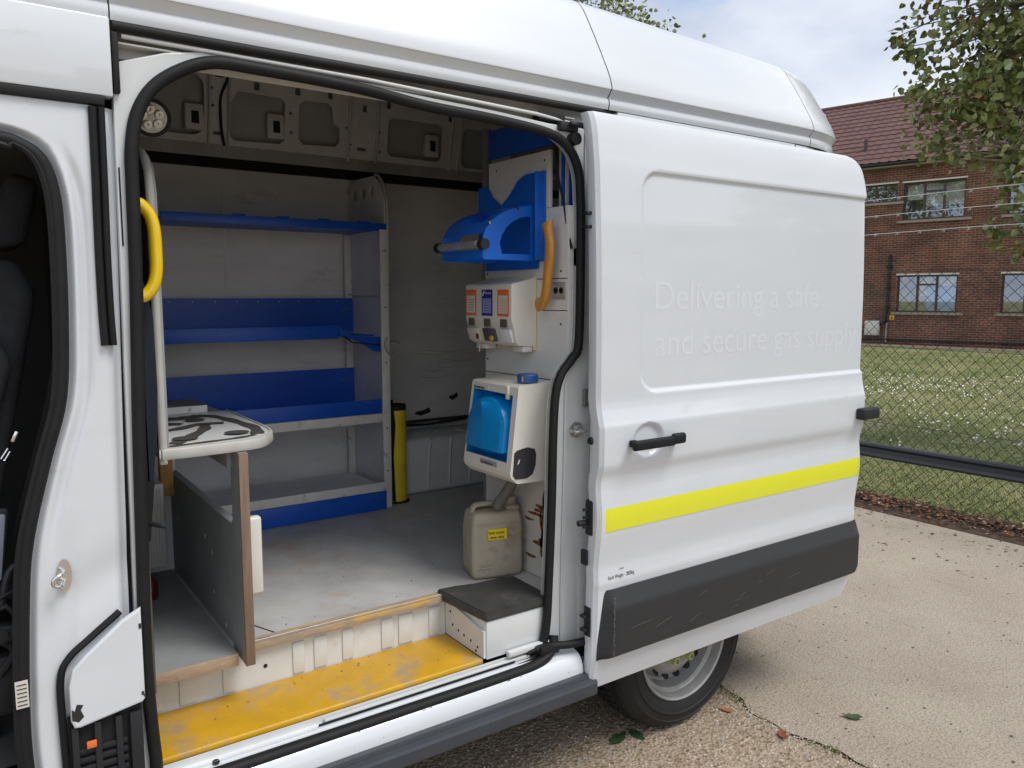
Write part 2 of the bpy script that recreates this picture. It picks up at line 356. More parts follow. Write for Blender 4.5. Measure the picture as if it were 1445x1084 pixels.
for i, (ax_, az_) in enumerate(arc):
    if i < ia: ox, oz = interp(XRt, az_), az_
    elif i > ib: ox, oz = ax_, TOPZ
    else:
        q = cum[i - ia] / cum[-1] * (LR + LT)
        ox, oz = (interp(XRt, zr + q), zr + q) if q < LR else (interp(XRt, TOPZ) - (q - LR), TOPZ)
    ln = math.hypot(ox - ax_, oz - az_); r = []
    for j in range(61):
        t_ = j / 60; x = ax_ + (ox - ax_) * t_; z = az_ + (oz - az_) * t_; w = ln * t_; d = interp(XRt, z) - x
        o = .016 * (1 - sstep(.0, .018, w))
        o += .010 * math.exp(-((w - .035) / .010) ** 2) * sstep(1.05, 1.25, z) * (1 - sstep(1.88, 1.98, z))
        o += .006 * sstep(.02, .06, w) * (1 - sstep(.07, .10, w)) * (1 - sstep(1.0, 1.2, z))
        o += .014 * (1 - sstep(.004, .022, d)) + .016 * sstep(.035, .0, d)
        o += .007 * math.exp(-((z - .98 - (x - .15) * .5) / .05) ** 2) * sstep(.05, .10, w)
        r.append((x, -.006 + o, z))
    rows.append(r)
grid('pillar_skin', rows, PAINT, van, smooth=50)
# cab opening seal
cs = catmull([(x - .013, -.004, z) for z, x in [(.45, .09), (.62, .078), (.76, .077), (1.0, .09), (1.135, .106), (1.30, .147), (1.435, .184), (1.6, .196), (1.78, .199), (1.87, .194), (1.93, .176)]] + [(.128, -.004, 1.957), (.08, -.004, 1.968), (-.1, -.004, 1.974), (-1.1, -.004, 1.974)], 5)
tube('cab_seal', cs, .0145, RUBBER, van, seg=10, flat=(1, 1))
tube('cab_seal_lip', [(p.x - .012, -.012, p.z - (.012 if p.z > 1.96 else 0)) for p in cs], .007, RUBBER, van, seg=6)
# grooved black trim strip down the pillar
P = [(.2715, 2.048), (.2705, 1.9), (.2685, 1.75), (.2685, 1.62), (.2705, 1.543)]
bm = bmesh.new()
for dx, w in ((-.0075, .0085), (.0085, .0080)):
    pp = catmull([(x + dx, -.010, z) for x, z in P], 5); tube('', pp, 1, None, bm=bm, seg=12, flat=(.012, w))
frombm('pillar_trim_strip', bm, RUBBER, van, smooth=40)
box('inner_trim_strip', .3105, .3135, .004, .018, 1.76, 1.93, RUBBER, van, bev=.001)
# striker for the cab door
sk = lathe('striker_plate', [(.001, 0), (.014, 0), (.014, .004), (.001, .005)], (.158, -.006, 1.045), (0, -1, 0), CHROME, van, seg=20)
for v in sk.data.vertices: v.co.z *= 2.6
tube('striker_loop', [(.158, -.008, 1.052), (.150, -.036, 1.055), (.136, -.040, 1.050), (.134, -.040, 1.036), (.148, -.036, 1.030), (.158, -.008, 1.034)], .0042, CHROME, van, sm=4, seg=8)
tube('jamb_sticker', [(.155, .0075, .975), (.154, .0075, .93), (.149, .0065, .885), (.141, .0055, .865)], 1, PANELG, van, sm=4, seg=4, flat=(.0012, .0095))
# lower front corner of the pillar: the separate painted end piece and the vent under it
LP = [(.302, .945), (.262, .925), (.185, .862), (.160, .838), (.150, .80), (.150, .72), (.156, .702), (.168, .700), (.296, .722), (.302, .73)]
plate('pillar_lower_panel', LP, [], 'Y', -.026, .016, PAINT, van, bev=.005)
tube('panel_gap_seal', catmull([(.262, -.008, .938), (.20, -.009, .892), (.155, -.009, .855), (.137, -.009, .81), (.136, -.009, .70), (.140, -.009, .5)], 5), .010, RUBBER, van, flat=(1, .8), seg=8)
pyd('panel_paint_chip', [(.1525, -.0345, .722), (.165, -.0345, .715), (.176, -.0345, .725), (.170, -.0345, .742), (.176, -.0345, .752), (.163, -.0345, .757), (.158, -.0345, .742), (.1525, -.0345, .748)], [tuple(range(8))], INK, van)
box('vent_recess', .145, .296, -.012, -.008, .45, .722, DARK, van, bev=0)
bm = bmesh.new()
for k in range(9): bbox(bm, .150, .262, -.022, -.0125, .462 + k * .021, .475 + k * .021, .002)
for x in (.150, .195, .238): bbox(bm, x, x + .014, -.026, -.0125, .455, .70, .002)
frombm('vent_grille', bm, PLAST, van, smooth=40)
box('vent_clip', .178, .198, -.0315, -.0265, .645, .662, ORNG, van)
lathe('vent_screw', [(.001, 0), (.006, 0), (.006, .003), (.001, .003)], (.285, -.013, .665), (0, -1, 0), CHROME, van, seg=12)
box('vent_side_post', .268, .294, -.028, -.0125, .455, .70, PLAST, van)
# scuffed paint flakes along the jamb
for (x, z, w, h) in ((.300, .898, .005, .012), (.299, .74, .005, .008), (.302, .735, .003, .006)):
    box('paint_chip', x - w, x, -.0355, -.0342, z, z + h, INK, van, bev=0)

# ---- sills
def xsec(name, prof, x0, x1, m, n=2, smooth=35, par=van, yoff=None):
    rows = []
    for i in range(n + 1):
        x = x0 + (x1 - x0) * i / n; dy = yoff(x) if yoff else 0
        rows.append([(x, y + dy, z) for y, z in prof])
    return grid(name, rows, m, par, smooth)
xsec('sill_skin', smooth_tab([(.0, .505), (-.035, .498), (-.055, .486), (-.066, .466), (-.070, .445), (-.070, .425), (-.06, .40)], 4), .285, 1.59, PAINT, n=30)
rows = []
bm = bmesh.new()
for (y0, z0, y1, z1) in ((-.071, .437, -.094, .432), (-.095, .431, -.125, .421)):
    pass
bm.free()
xsec('running_board', [(-.06, .438), (-.088, .436), (-.090, .430), (-.091, .422), (-.106, .418), (-.110, .410), (-.109, .376), (-.10, .366), (-.05, .36)], -1.0, 1.618, RUNB, n=2, smooth=20)
box('running_board_end', 1.618, 1.78, -.045, .0, .362, .436, RUNB, van, bev=.004)
tube('lower_seal', [(.30, -.038, .491), (.8, -.038, .491), (1.3, -.038, .492), (1.44, -.034, .499), (1.50, -.02, .525), (1.515, -.008, .56)], 1, RUBBER, van, sm=6, seg=12, flat=(.018, .016))
box('door_track', .315, 1.50, -.012, .014, .503, .509, PANELG, van, bev=0)
box('track_wall', .315, 1.50, .006, .010, .509, .527, PAINT2, van, bev=0)
box('track_cover', .74, 1.42, -.010, .003, .5115, .522, PAINT2, van, bev=.002)
box('track_end_bracket', 1.34, 1.50, -.012, .008, .531, .549, PAINT2, van, bev=.003)
box('track_slot', .72, 1.36, -.0135, -.012, .5115, .518, DARK, van, bev=0)
lathe('drain_hole', [(.001, 0), (.009, 0), (.009, .001), (.001, .001)], (.455, -.0135, .5075), (0, -.25, 1), DARK, van, seg=16)

# ---- floor, step well, riser
box('step_plate', .318, 1.262, .016, .248, .520, .540, YEL, van, bev=.006, seg=3)
pyd('step_end', [(1.262, .016, .540), (1.262, .248, .540), (1.262, .248, .66), (1.262, .016, .625), (1.27, .016, .540), (1.27, .248, .540), (1.27, .248, .66), (1.27, .016, .625)], [(0, 1, 2, 3), (7, 6, 5, 4), (0, 3, 7, 4), (1, 5, 6, 2), (3, 2, 6, 7), (0, 4, 5, 1)], CREAM, van)
for (y, z) in ((.20, .585), (.165, .578), (.13, .575), (.09, .572), (.05, .565), (.215, .625), (.06, .55)):
    lathe('rivet_hole', [(.001, 0), (.0045, 0), (.0045, .0008), (.001, .0008)], (1.262, y, z), (-1, 0, 0), DARK, van, seg=10)
box('riser', .318, 1.262, .250, .262, .520, .655, CREAM, van, bev=0)
for k, x in enumerate((.345, .43, .545, .745, .81, .90, 1.03, 1.09, 1.20)):
    w = (.04, .045, .035, .035, .04, .035, .04, .05, .04)[k]
    box('riser_rib', x, x + w, .2455, .250, .545, .640, CREAM, van, bev=.002)
for x in (.665, .93): lathe('riser_hole', [(.001, 0), (.006, 0), (.006, .001), (.001, .001)], (x, .2495, .592), (0, -1, 0), DARK, van, seg=12)
box('ply_floor_edge', .603, 1.262, .228, .262, .655, .6775, PLYE, van, bev=.001)
box('cargo_floor', .573, 3.02, .262, 1.74, .655, .678, FLOORG, van, bev=0)
box('rear_floor_strip', 1.262, 3.0, .05, .262, .655, .678, FLOORG, van, bev=0)
pyd('floor_edge_strip', [(.605, .2275, .6785), (1.262, .2275, .6785), (1.262, .258, .6785), (.605, .258, .6785), (.605, .2275, .6815), (1.262, .2275, .6815), (1.262, .258, .6815), (.605, .258, .6815)], [(4, 5, 6, 7), (0, 1, 5, 4), (3, 7, 6, 2), (0, 4, 7, 3), (1, 2, 6, 5)], PLYE, van)
tube('edge_trim_wire', [(.605, .232, .6825), (1.262, .232, .6825)], .0016, STEEL, van, seg=6)
# step box on the right with the rubber mat lying on it
box('step_box', 1.271, 1.52, .012, .26, .535, .655, PAINT2, van, bev=.003)
# front low box with ply edging
box('low_platform', .318, .572, .186, 1.02, .648, .680, BOARDG, van, bev=0)
box('platform_edge', .318, .572, .178, .1855, .648, .6805, PLY, van, bev=.001)
# shell
box('cargo_wall', .60, 3.02, 1.74, 1.76, .65, 2.225, LINING, van, bev=0)
for x in (1.0, 1.80):
    box('wall_joint', x, x + .012, 1.7375, 1.74, .68, 2.22, LINING, van, bev=.001)
box('far_side_skin', -1.3, 3.1, 1.96, 2.0, .4, 2.26, PAINT, van, bev=.01)
box('near_side_skin', 1.77, 2.70, .0, .03, 1.02, 2.236, PAINT, van, bev=.006)
box('near_side_lower_skin', 2.62, 2.70, .0, .03, .45, 1.018, PAINT, van, bev=.006)
grid('rear_corner_skin', [[(2.70 + .37 * math.sin(R(a)), .20 - .20 * math.cos(R(a)), z) for a in range(0, 91, 10)] for z in (.45, 2.232)], PAINT, van, smooth=60)
box('rear_doors', 3.04, 3.07, .20, 1.94, .45, 2.24, PAINT, van, bev=.01)
box('rear_bumper', 3.0, 3.18, .22, 1.8, .34, .46, PLAST, van, bev=.03, seg=3)
box('mud_flap', 2.58, 2.70, .10, .28, .27, .45, PLAST, van, bev=.03, seg=3)
box('underbody', -1.0, 3.1, .35, 1.65, .28, .45, DARK, van, bev=0)
box('floor_pan', -1.2, 3.1, .0, 1.96, .452, .50, DARK, van, bev=0)
box('shadow_gap_strip', .45, 3.02, 1.70, 1.738, 2.212, 2.30, DARK, van, bev=0)  # black strip stands in for the shadow gap above the wall lining
# upper side panel with pressed windows, leaning in under the roof
def lean(pts, y0=1.60, y1=1.50):                               # 2D (x,z) -> leaning plane
    return pts
holes = [rrect(.66, .895, 2.315, 2.555, .05), [(.995, 2.33), (1.02, 2.31), (1.215, 2.315), (1.235, 2.335), (1.235, 2.49), (1.215, 2.505), (1.03, 2.51), (.995, 2.44)],
         [(1.30, 2.345), (1.32, 2.325), (1.47, 2.33), (1.49, 2.35), (1.49, 2.41), (1.46, 2.43), (1.45, 2.50), (1.43, 2.515), (1.32, 2.51), (1.30, 2.49)],
         rrect(1.735, 2.03, 2.315, 2.49, .03), rrect(2.15, 2.33, 2.30, 2.49, .03), rrect(2.45, 2.80, 2.31, 2.49, .03)]
small = [circ(x, z, .006, 8) for x, z in ((1.26, 2.45), (1.265, 2.37), (1.525, 2.42), (1.545, 2.35), (.925, 2.51), (.93, 2.44), (1.68, 2.5), (1.69, 2.42), (1.695, 2.33))] + \
        [rrect(a, a + .022, b, b + .03, .003, 1) for a, b in ((1.10, 2.525), (1.28, 2.53), (1.43, 2.535), (1.60, 2.50), (1.72, 2.53), (2.06, 2.51))] + \
        [rrect(.93, .965, 2.325, 2.337, .006, 2), rrect(1.58, 1.625, 2.325, 2.338, .006, 2), rrect(.94, .975, 2.555, 2.572, .004, 2)]
o = plate('roof_side_panel', [(.36, 2.285), (3.02, 2.285), (3.02, 2.60), (.36, 2.60)], holes + small, 'Y', 1.56, .012, RIBM, van, bev=.003)
o.rotation_euler.x = R(9)
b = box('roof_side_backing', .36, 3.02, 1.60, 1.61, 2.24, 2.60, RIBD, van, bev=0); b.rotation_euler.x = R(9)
for x in (.82, 1.16, 1.94):
    bm = bmesh.new(); bbox(bm, x, x + .075, 1.565, 1.595, 2.335, 2.44, .006); frombm('roof_bracket', bm, RIBM, van, smooth=40)
    box('bracket_hole', x + .025, x + .055, 1.561, 1.567, 2.36, 2.41, DARK, van, bev=.002)
bm = bmesh.new()
tube('', [(1.005, 1.525, 2.60), (.985, 1.53, 2.54), (.962, 1.545, 2.48), (.958, 1.55, 2.42), (.962, 1.555, 2.34), (.972, 1.56, 2.28)], .006, None, bm=bm, sm=4, seg=6)
frombm('wiring_loom', bm, DARK, van, smooth=60)
bm = bmesh.new()
for x in (.91, .99, 1.53, 1.67, 2.07, 2.12):
    tube('', [(x, 1.505, 2.60), (x + .004, 1.54, 2.43), (x, 1.572, 2.275)], .005, None, bm=bm, seg=6)
o = frombm('pressed_rib', bm, RIBM, van, smooth=60); o['kind'] = 'stuff'
tube('roof_cable', [(1.0, 1.49, 2.585), (1.3, 1.485, 2.578), (1.62, 1.485, 2.555), (1.9, 1.49, 2.56)], .004, DARK, van, sm=4, seg=6)
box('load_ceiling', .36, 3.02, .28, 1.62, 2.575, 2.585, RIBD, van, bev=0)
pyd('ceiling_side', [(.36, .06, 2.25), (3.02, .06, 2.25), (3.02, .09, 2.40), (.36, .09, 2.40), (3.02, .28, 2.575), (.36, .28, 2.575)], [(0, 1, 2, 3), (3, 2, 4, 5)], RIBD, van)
box('bulkhead', .335, .352, .12, 1.74, .66, 2.54, CABL, van, bev=0)
box('rear_inner_lining', 3.01, 3.022, .06, 1.74, .66, 2.3, LINING, van, bev=0)
box('side_inner_lining', 1.66, 3.0, .06, .075, .66, 2.25, LINING, van, bev=0)
# wheel box with pressed folds
bm = bmesh.new(); bbox(bm, 1.72, 2.52, 1.44, 1.738, .678, .955, .03, 3)
frombm('wheel_box', bm, CREAM, van, smooth=40)
for k in range(3):
    x = 1.86 + k * .12; tube('wheel_box_fold', [(x, 1.437, .70), (x + .01, 1.437, .90), (x + .02, 1.45, .945), (x + .02, 1.60, .957)], .007, CREAM, van, seg=6, sm=3)
bm = bmesh.new(); bbox(bm, 1.80, 2.30, 1.70, 1.737, .990, 1.000, .003); bbox(bm, 1.80, 1.815, 1.715, 1.737, 1.0, 1.12, .003); tube('', [(1.83, 1.72, .982), (2.0, 1.70, .975), (2.25, 1.71, .985)], .006, None, bm=bm, seg=6)
frombm('black_wall_ledge', bm, INK, van, smooth=40)
random.seed(3)
for k in range(6):      # long scuffs rubbed into the lining by tall loads
    z = 1.22 + k * .028 + random.uniform(-.01, .01); x = 1.80 + random.uniform(0, .35); w = random.uniform(.08, .30)
    tube('lining_scuff', [(x, 1.7395, z + .012), (x + w * .5, 1.7395, z), (x + w, 1.7395, z + .01)], .0013, RIBD, van, sm=3, seg=4)
for (x, z, w) in ((2.16, 1.10, .06), (1.86, 1.035, .03), (1.95, 1.03, .10)):
    pyd('lining_smear', [(x, 1.7392, z), (x + w * .4, 1.7392, z - .012), (x + w, 1.7392, z + .004), (x + w * .9, 1.7392, z + .03), (x + w * .5, 1.7392, z + .016), (x + w * .1, 1.7392, z + .012)], [tuple(range(6))], INK, van)

# ---- partition behind the sliding door
plate('partition_board', [(.04, .68), (.515, .68), (.515, 1.372), (.04, 1.372)], [], 'X', 1.607, .014, PARTR, van, bev=.001)
plate('partition_board', [(.04, 1.375), (.515, 1.375), (.515, 1.602), (.04, 1.602)], [], 'X', 1.607, .014, PARTW, van, bev=.001)
plate('partition_board', [(.04, 1.605), (.515, 1.605), (.515, 1.705), (.04, 1.705)], [], 'X', 1.607, .014, PARTW, van, bev=.001)
plate('partition_board', [(.04, 1.708), (.515, 1.708), (.515, 1.935), (.04, 1.935)], [], 'X', 1.607, .014, PARTW, van, bev=.001)
plate('partition_board', [(.135, 1.937), (.49, 1.937), (.49, 2.12), (.135, 2.12)], [], 'X', 1.607, .014, PARTW, van, bev=.001)
box('partition_edge', 1.600, 1.64, .035, .0385, 1.40, 1.935, PARTW, van, bev=.001)
box('partition_post', 1.6005, 1.63, .517, .535, .68, 2.25, mat('grey post', (.16, .16, .16), .6), van, bev=.001)
box('blue_header', 1.618, 1.63, .10, .517, 2.14, 2.24, BLUE, van, bev=.001)
box('blue_side_strip', 1.63, 1.75, .102, .112, 1.3, 2.2, BLUE, van, bev=.001)
box('partition_return', 1.64, 1.655, .10, .135, .68, 2.24, CREAM, van, bev=.001)
tube('hanging_cable', [(1.60, .10, 2.12), (1.598, .085, 2.02), (1.60, .06, 1.95), (1.605, .045, 1.86), (1.61, .03, 1.80)], .0045, RUBBER, van, sm=5, seg=6)
sp = box('socket_plate', 1.5955, 1.5995, .045, .110, 1.640, 1.695, STEEL, van, bev=.002)
for y in (.092, .064): lathe('socket_ring', [(.001, 0), (.006, 0), (.006, .002), (.010, .002), (.011, 0)], (1.5953, y, 1.668), (-1, 0, 0), INK, sp, seg=16)
lt = bmesh.new()
for y in (.088, .062): tube('', [(1.597, y + .012 * math.cos(a * .52), .80 + .014 * math.sin(a * .52)) for a in range(12)], .0025, None, bm=lt, closed=True, seg=6)
frombm('lashing_ring', lt, INK, van, smooth=60)
RUST = mat('rust', (.17, .055, .015), .9, var=.4, vscale=60, dirt=(.3, .12, .03), dscale=30, damt=.5)
random.seed(11)
for (y, z, w, h) in ((.17, .93, .07, .014), (.19, .915, .05, .010), (.155, .86, .030, .17), (.163, .80, .030, .09), (.155, .95, .02, .07), (.172, .89, .016, .07), (.14, .815, .09, .020), (.085, .795, .05, .012), (.20, .90, .10, .010), (.24, .875, .06, .008), (.09, .86, .018, .10), (.17, .80, .12, .012), (.23, .745, .07, .010), (.075, .94, .014, .05)):
    n = 24; pts = []
    for i in range(n):
        a = 2 * math.pi * i / n; k = .9 + .13 * math.sin(i * .8 + w * 90) + random.uniform(-.08, .08); pts.append((1.5993, y + w / 2 * math.cos(a) * k, z - .1 * 0 + h / 2 * math.sin(a) * k * 1.3))
    pyd('rust_patch', pts, [tuple(range(n))], RUST, van)

# ---- C pillar jamb details
rows = []
for i in range(60):
    z = .50 + i * (2.16 - .50) / 59
    xl = 1.638 + (.0 if z > 1.48 else -.075 * sstep(1.50, 1.36, z)) - .012 * sstep(1.3, .6, z)
    r = []
    for j in range(25):
        s = j / 24; x = xl + (1.76 - xl) * s
        o = .012 * sstep(.0, .12, s) * (1 - sstep(.25, .45, s)) * (.4 + .6 * sstep(.9, .6, z)) + .02 * sstep(.62, .80, s)
        o -= .006 * math.exp(-((z - 1.26) / .012) ** 2) * sstep(.15, .3, s)
        o += .012 * sstep(1.375, 1.36, z) * sstep(1.27, 1.285, z) * sstep(.30, .5, s)
        r.append((x, .003 + o * .8, z))
    rows.append(r)
grid('rear_pillar_skin', rows, PAINT2, van, smooth=50)
bm = bmesh.new(); bbox(bm, 1.640, 1.685, -.006, .02, 1.296, 1.352, .004); frombm('latch_plate', bm, mat('grey latch', (.25, .25, .25), .4, metal=.6), van, smooth=40)
bm = bmesh.new(); bbox(bm, 1.650, 1.682, -.011, -.0065, 1.308, 1.340, .003); tube('', [(1.672, -.018, 1.324), (1.672, -.008, 1.324)], .007, None, bm=bm, seg=12); frombm('latch_bolt', bm, STEEL, van, smooth=40)
sk = lathe('lock_striker_plate', [(.001, 0), (.028, 0), (.028, .003), (.001, .0035)], (1.612, .006, 1.222), (0, -1, 0), STEEL, van, seg=6)
bm = bmesh.new(); tube('', [(1.58, -.004, 1.222), (1.586, -.03, 1.222), (1.604, -.034, 1.222), (1.622, -.03, 1.222), (1.625, -.002, 1.222)], .0055, None, bm=bm, sm=4, seg=8); bbox(bm, 1.596, 1.628, -.014, .0, 1.206, 1.238, .004); frombm('lock_striker', bm, STEEL, van, smooth=40)
# lower hinge arm of the door
bm = bmesh.new(); tube('', [(1.44, -.012, .532), (1.50, -.028, .535), (1.56, -.045, .532), (1.68, -.075, .538)], .013, None, bm=bm, sm=4, seg=10); bbox(bm, 1.445, 1.52, -.040, -.002, .512, .545, .008); tube('', [(1.41, -.008, .528), (1.46, -.016, .534)], .008, None, bm=bm)
frombm('lower_door_arm', bm, RUBBER, van, smooth=40)

# ============================================================ sliding door (part of the van)
XR = smooth_tab([(.385, 3.015), (.42, 3.040), (.47, 3.052), (.75, 3.06), (1.5, 3.065), (2.0, 3.055), (2.10, 3.045)], 4) + [(2.14, 3.033), (2.165, 3.020), (2.185, 2.998), (2.196, 2.972), (2.201, 2.94)]
XLd = [(.385, 1.597), (.60, 1.600), (1.2, 1.600), (1.5, 1.600), (1.8, 1.597), (2.201, 1.588)]
PROF = smooth_tab([(.385, -.022), (.42, -.010), (.46, .000), (.485, .006), (.52, .008), (.70, .012), (.735, .016), (.765, .013), (.80, .012), (.86, .022), (.91, .031), (.96, .034), (1.01, .028), (1.05, .022), (1.085, .026), (1.115, .040), (1.14, .044), (1.22, .044), (1.245, .043), (1.262, .036), (1.30, .022), (1.335, .0155), (1.40, .0155), (1.7, .013), (2.0, .004), (2.08, -.004), (2.14, -.014), (2.175, -.026), (2.195, -.038), (2.201, -.044)], 5)
def recess(x, z):
    # rounded-corner sunk field, open to the rear edge
    x0, z0, z1, r = 1.775, 1.338, 2.044, .075
    dx = x - x0; dz = min(z - z0, z1 - z)
    if dx < r and dz < r: d = r - math.hypot(r - dx, r - dz) if True else 0
    else: d = min(dx, dz)
    return d
def door_y(x, z):
    o = interp(PROF, z) * .66 + .007; d = recess(x, z)
    k = sstep(0, .012, d)
    # sharper step along the top and the bottom, softer down the front side
    dep = .010
    o -= dep * k
    o -= .014 * (1 - sstep(.72, 1.0, math.hypot((x - 1.802) / .072, (z - 1.190) / .060)))   # cup behind the handle
    o -= .012 * (1 - sstep(0, .012, x - interp(XLd, z)))        # rolled front edge
    o -= .02 * (1 - sstep(0, .03, interp(XR, z) - x))
    return -.10 - o
rows = []
nz, nx = 340, 270
for i in range(nz + 1):
    z = .385 + (2.201 - .385) * i / nz
    a, b = interp(XLd, z), interp(XR, z)
    rows.append([(a + (b - a) * j / nx, 0, z) for j in range(nx + 1)])
rows = [[(x, door_y(x, z), z) for x, _, z in r] for r in rows]
# wrap the skin round to the inside
front = []
full = []
for r in rows:
    x0, y0, z0 = r[0]; x1, y1, z1 = r[-1]
    full.append([(x0 + .03, y0 + .044, z0), (x0 + .004, y0 + .040, z0), (x0 - .001, y0 + .03, z0), (x0 - .001, y0 + .008, z0), (x0 - .0005, y0 + .002, z0)] + r + [(x1 + .002, y1 + .004, z1), (x1 - .001, y1 + .03, z1), (x1 - .02, y1 + .05, z1)])
door = grid('sliding_door', full, PAINT, van, smooth=32)
# closing strips top and bottom, inner panel
def on(x, z, lift=.0015): return (x, door_y(x, z) - lift, z)
box('door_inner_panel', 1.622, 2.98, -.078, -.052, .42, 2.15, PAINT2, door, bev=.006)
box('door_bottom_lip', 1.600, 3.005, -.078, -.045, .386, .400, PAINT, door, bev=.003)
# hi-vis stripe follows the pressed skin
def strip(name, z0, z1, x0, x1, m, par, lift, nzz=16, nxx=60, zf=None):
    rs = []
    for i in range(nzz + 1):
        rs.append([on(x0 + (x1 - x0) * j / nxx, z0 + (z1 - z0) * i / nzz, lift) for j in range(nxx + 1)])
    return grid(name, rs, m, par, smooth=60)
strip('reflective_stripe', .910, .985, 1.606, 3.052, RETRO, door, .0012)
# cladding with chamfered ends
CP = [(1.612, .492), (1.640, .712), (3.045, .706), (3.072, .675), (3.066, .50), (3.035, .478)]
rs = []
n1_, n2_ = 26, 90
for i in range(n1_ + 1):
    t = i / n1_; z = .487 + .228 * t
    xl = 1.608 + .022 * sstep(0, 1, t) ; xr = 3.045 + .030 * min(1, t / .18, (1 - t) / .25)
    edge = min(1, min(t, 1 - t) / .10)
    r = []
    for j in range(n2_ + 1):
        s = j / n2_; x = xl + (xr - xl) * s
        e2 = min(1, (x - xl) / .035); e3 = min(1, (xr - x) / .03)
        prof_ = min(1, t / .05) * (1 - .80 * max(0, min(1, (t - .74) / .26)))
        bulge = .003 + .034 * prof_ * min(e2, 1) * min(1, (xr - x) / .045)
        r.append((x, -.110 - bulge, z))
    rs.append(r)
cl = grid('door_cladding', rs, CLAD, door, smooth=24)
# handle
bm = bmesh.new()
bbox(bm, 1.700, 1.884, -.180, -.160, 1.168, 1.201, .009, 3); bbox(bm, 1.872, 1.930, -.183, -.160, 1.172, 1.208, .010, 3)
for x in (1.712, 1.905): bbox(bm, x, x + .022, -.165, -.138, 1.176, 1.198, .003)
frombm('door_handle', bm, RUBBER, door, smooth=60)
# rear guide block that rides the outer rail
box('rear_roller_cover', 2.975, 3.09, -.175, -.135, 1.150, 1.196, PLAST, door, bev=.008, seg=3)
# fixtures on the leading edge of the door
bm = bmesh.new(); bbox(bm, 1.5955, 1.612, -.100, -.062, .895, 1.010, .007, 3)
for z in (.925, .955, .98): tube('', [(1.600, -.08, z), (1.578, -.076, z)], .005, None, bm=bm, seg=8)
tube('', [(1.59, -.07, .935), (1.566, -.066, .935)], .010, None, bm=bm, seg=12)
frombm('door_lock_pins', bm, PLAST, door, smooth=40)
bm = bmesh.new(); bbox(bm, 1.5955, 1.606, -.095, -.062, .56, .66, .005)
for z in (.58, .625): bbox(bm, 1.578, 1.60, -.085, -.062, z, z + .010, .003)
frombm('lower_guide', bm, PLAST, door, smooth=40)
for z in (1.20, ): lathe('door_buffer', [(.001, 0), (.013, 0), (.010, .008), (.001, .009)], (1.600, -.085, z), (-1, 0, 0), PLAST, door, seg=16)
for z in (1.855, 1.895): box('edge_clip', 1.575, 1.60, -.085, -.065, z, z + .010, PLAST, door, bev=.003)
box('edge_buffer', 1.590, 1.603, -.078, -.05, .795, .845, PLAST, door, bev=.004)
# writing on the door
def wrap_text(name, s, size, x, z, m, sx, lift=.0004):
    o = text(name, s, size, faceY(x, 0, z), m, None, sx=sx, ext=0)
    wm = WM[o.name]; me = o.data
    for v in me.vertices:
        w = wm @ v.co; v.co.y += door_y(w.x, w.z) - lift - w.y
    if name == 'ghost_lettering': o['kind'] = 'stuff'
    o.parent = door; o.matrix_local = WM[door.name].inverted() @ wm
    return o
wrap_text('ghost_lettering', 'Delivering a safe', .132, 1.838, 1.607, GHOST, 1.02)
wrap_text('ghost_lettering', 'and secure gas supply', .132, 1.845, 1.455, GHOST, 1.0)
wrap_text('kerb_weight_lettering', 'Kerb Weight - 2800kg', .0175, 1.650, .748, INK, .72, lift=.0011)
wrap_text('small_lettering', 'GVW', .009, 1.700, .772, INK, .9, lift=.0011)

# ============================================================ wheel
def wheel(cx, y0, cz, ro=.342):
    w = empty('rear_wheel', (cx, y0 + .11, cz)); w.parent = van; w.matrix_local = WM[van.name].inverted() @ Matrix.Translation((cx, y0 + .11, cz)); reg(w, Matrix.Translation((cx, y0 + .11, cz)))
    return w
WX, WY, WZ, WR = 2.20, .05, .338, .342
tyre = lathe('tyre', [(.218, .012), (.222, .004), (.240, -.008), (.268, -.013), (.271, -.017), (.276, -.017), (.279, -.013), (.300, -.010), (.303, -.013), (.307, -.011), (.322, .002), (.334, .018), (.340, .035), (.342, .06), (.342, .18), (.336, .205), (.30, .222), (.24, .22), (.22, .20), (.218, .10)], (WX, WY, WZ), (0, 1, 0), TYRE, van, seg=96)
tread = bmesh.new()
for k in range(64):
    a = 2 * math.pi * k / 64
    for (h0, h1, sh) in ((.028, .066, 0), (.074, .112, .5), (.120, .158, 0), (.166, .204, .5)):
        aa = a + sh * 2 * math.pi / 64; c = Vector((math.cos(aa), 0, math.sin(aa))); t = Vector((-math.sin(aa), 0, math.cos(aa)))
        p = Vector((WX, WY, WZ)) + c * .345; vs = []
        for (tt, hh, rr_) in ((-.0125, h0, -.006), (.0125, h0, -.006), (.0125, h1, -.006), (-.0125, h1, -.006), (-.0115, h0 + .002, .004), (.0115, h0 + .002, .004), (.0115, h1 - .002, .004), (-.0115, h1 - .002, .004)):
            vs.append(tread.verts.new(p + t * tt + Vector((0, hh, 0)) + c * (rr_ - (.008 if (h0 < .05 or h1 > .19) else 0))))
        for f in ((4, 5, 6, 7), (0, 1, 5, 4), (1, 2, 6, 5), (2, 3, 7, 6), (3, 0, 4, 7)): tread.faces.new([vs[q] for q in f])
tr = frombm('tread_blocks', tread, TYRE, tyre); tr['kind'] = 'stuff'
rim = lathe('rim', [(.224, .006), (.228, -.004), (.223, -.009), (.216, -.004), (.212, .010), (.207, .028), (.202, .033), (.192, .036), (.187, .066), (.181, .084), (.172, .086), (.167, .074), (.140, .050), (.122, .034), (.110, .029), (.100, .033), (.060, .033), (.057, .010), (.030, .0), (.001, .0)], (WX, WY, WZ), (0, 1, 0), SILVER, van, seg=72, smooth=24)
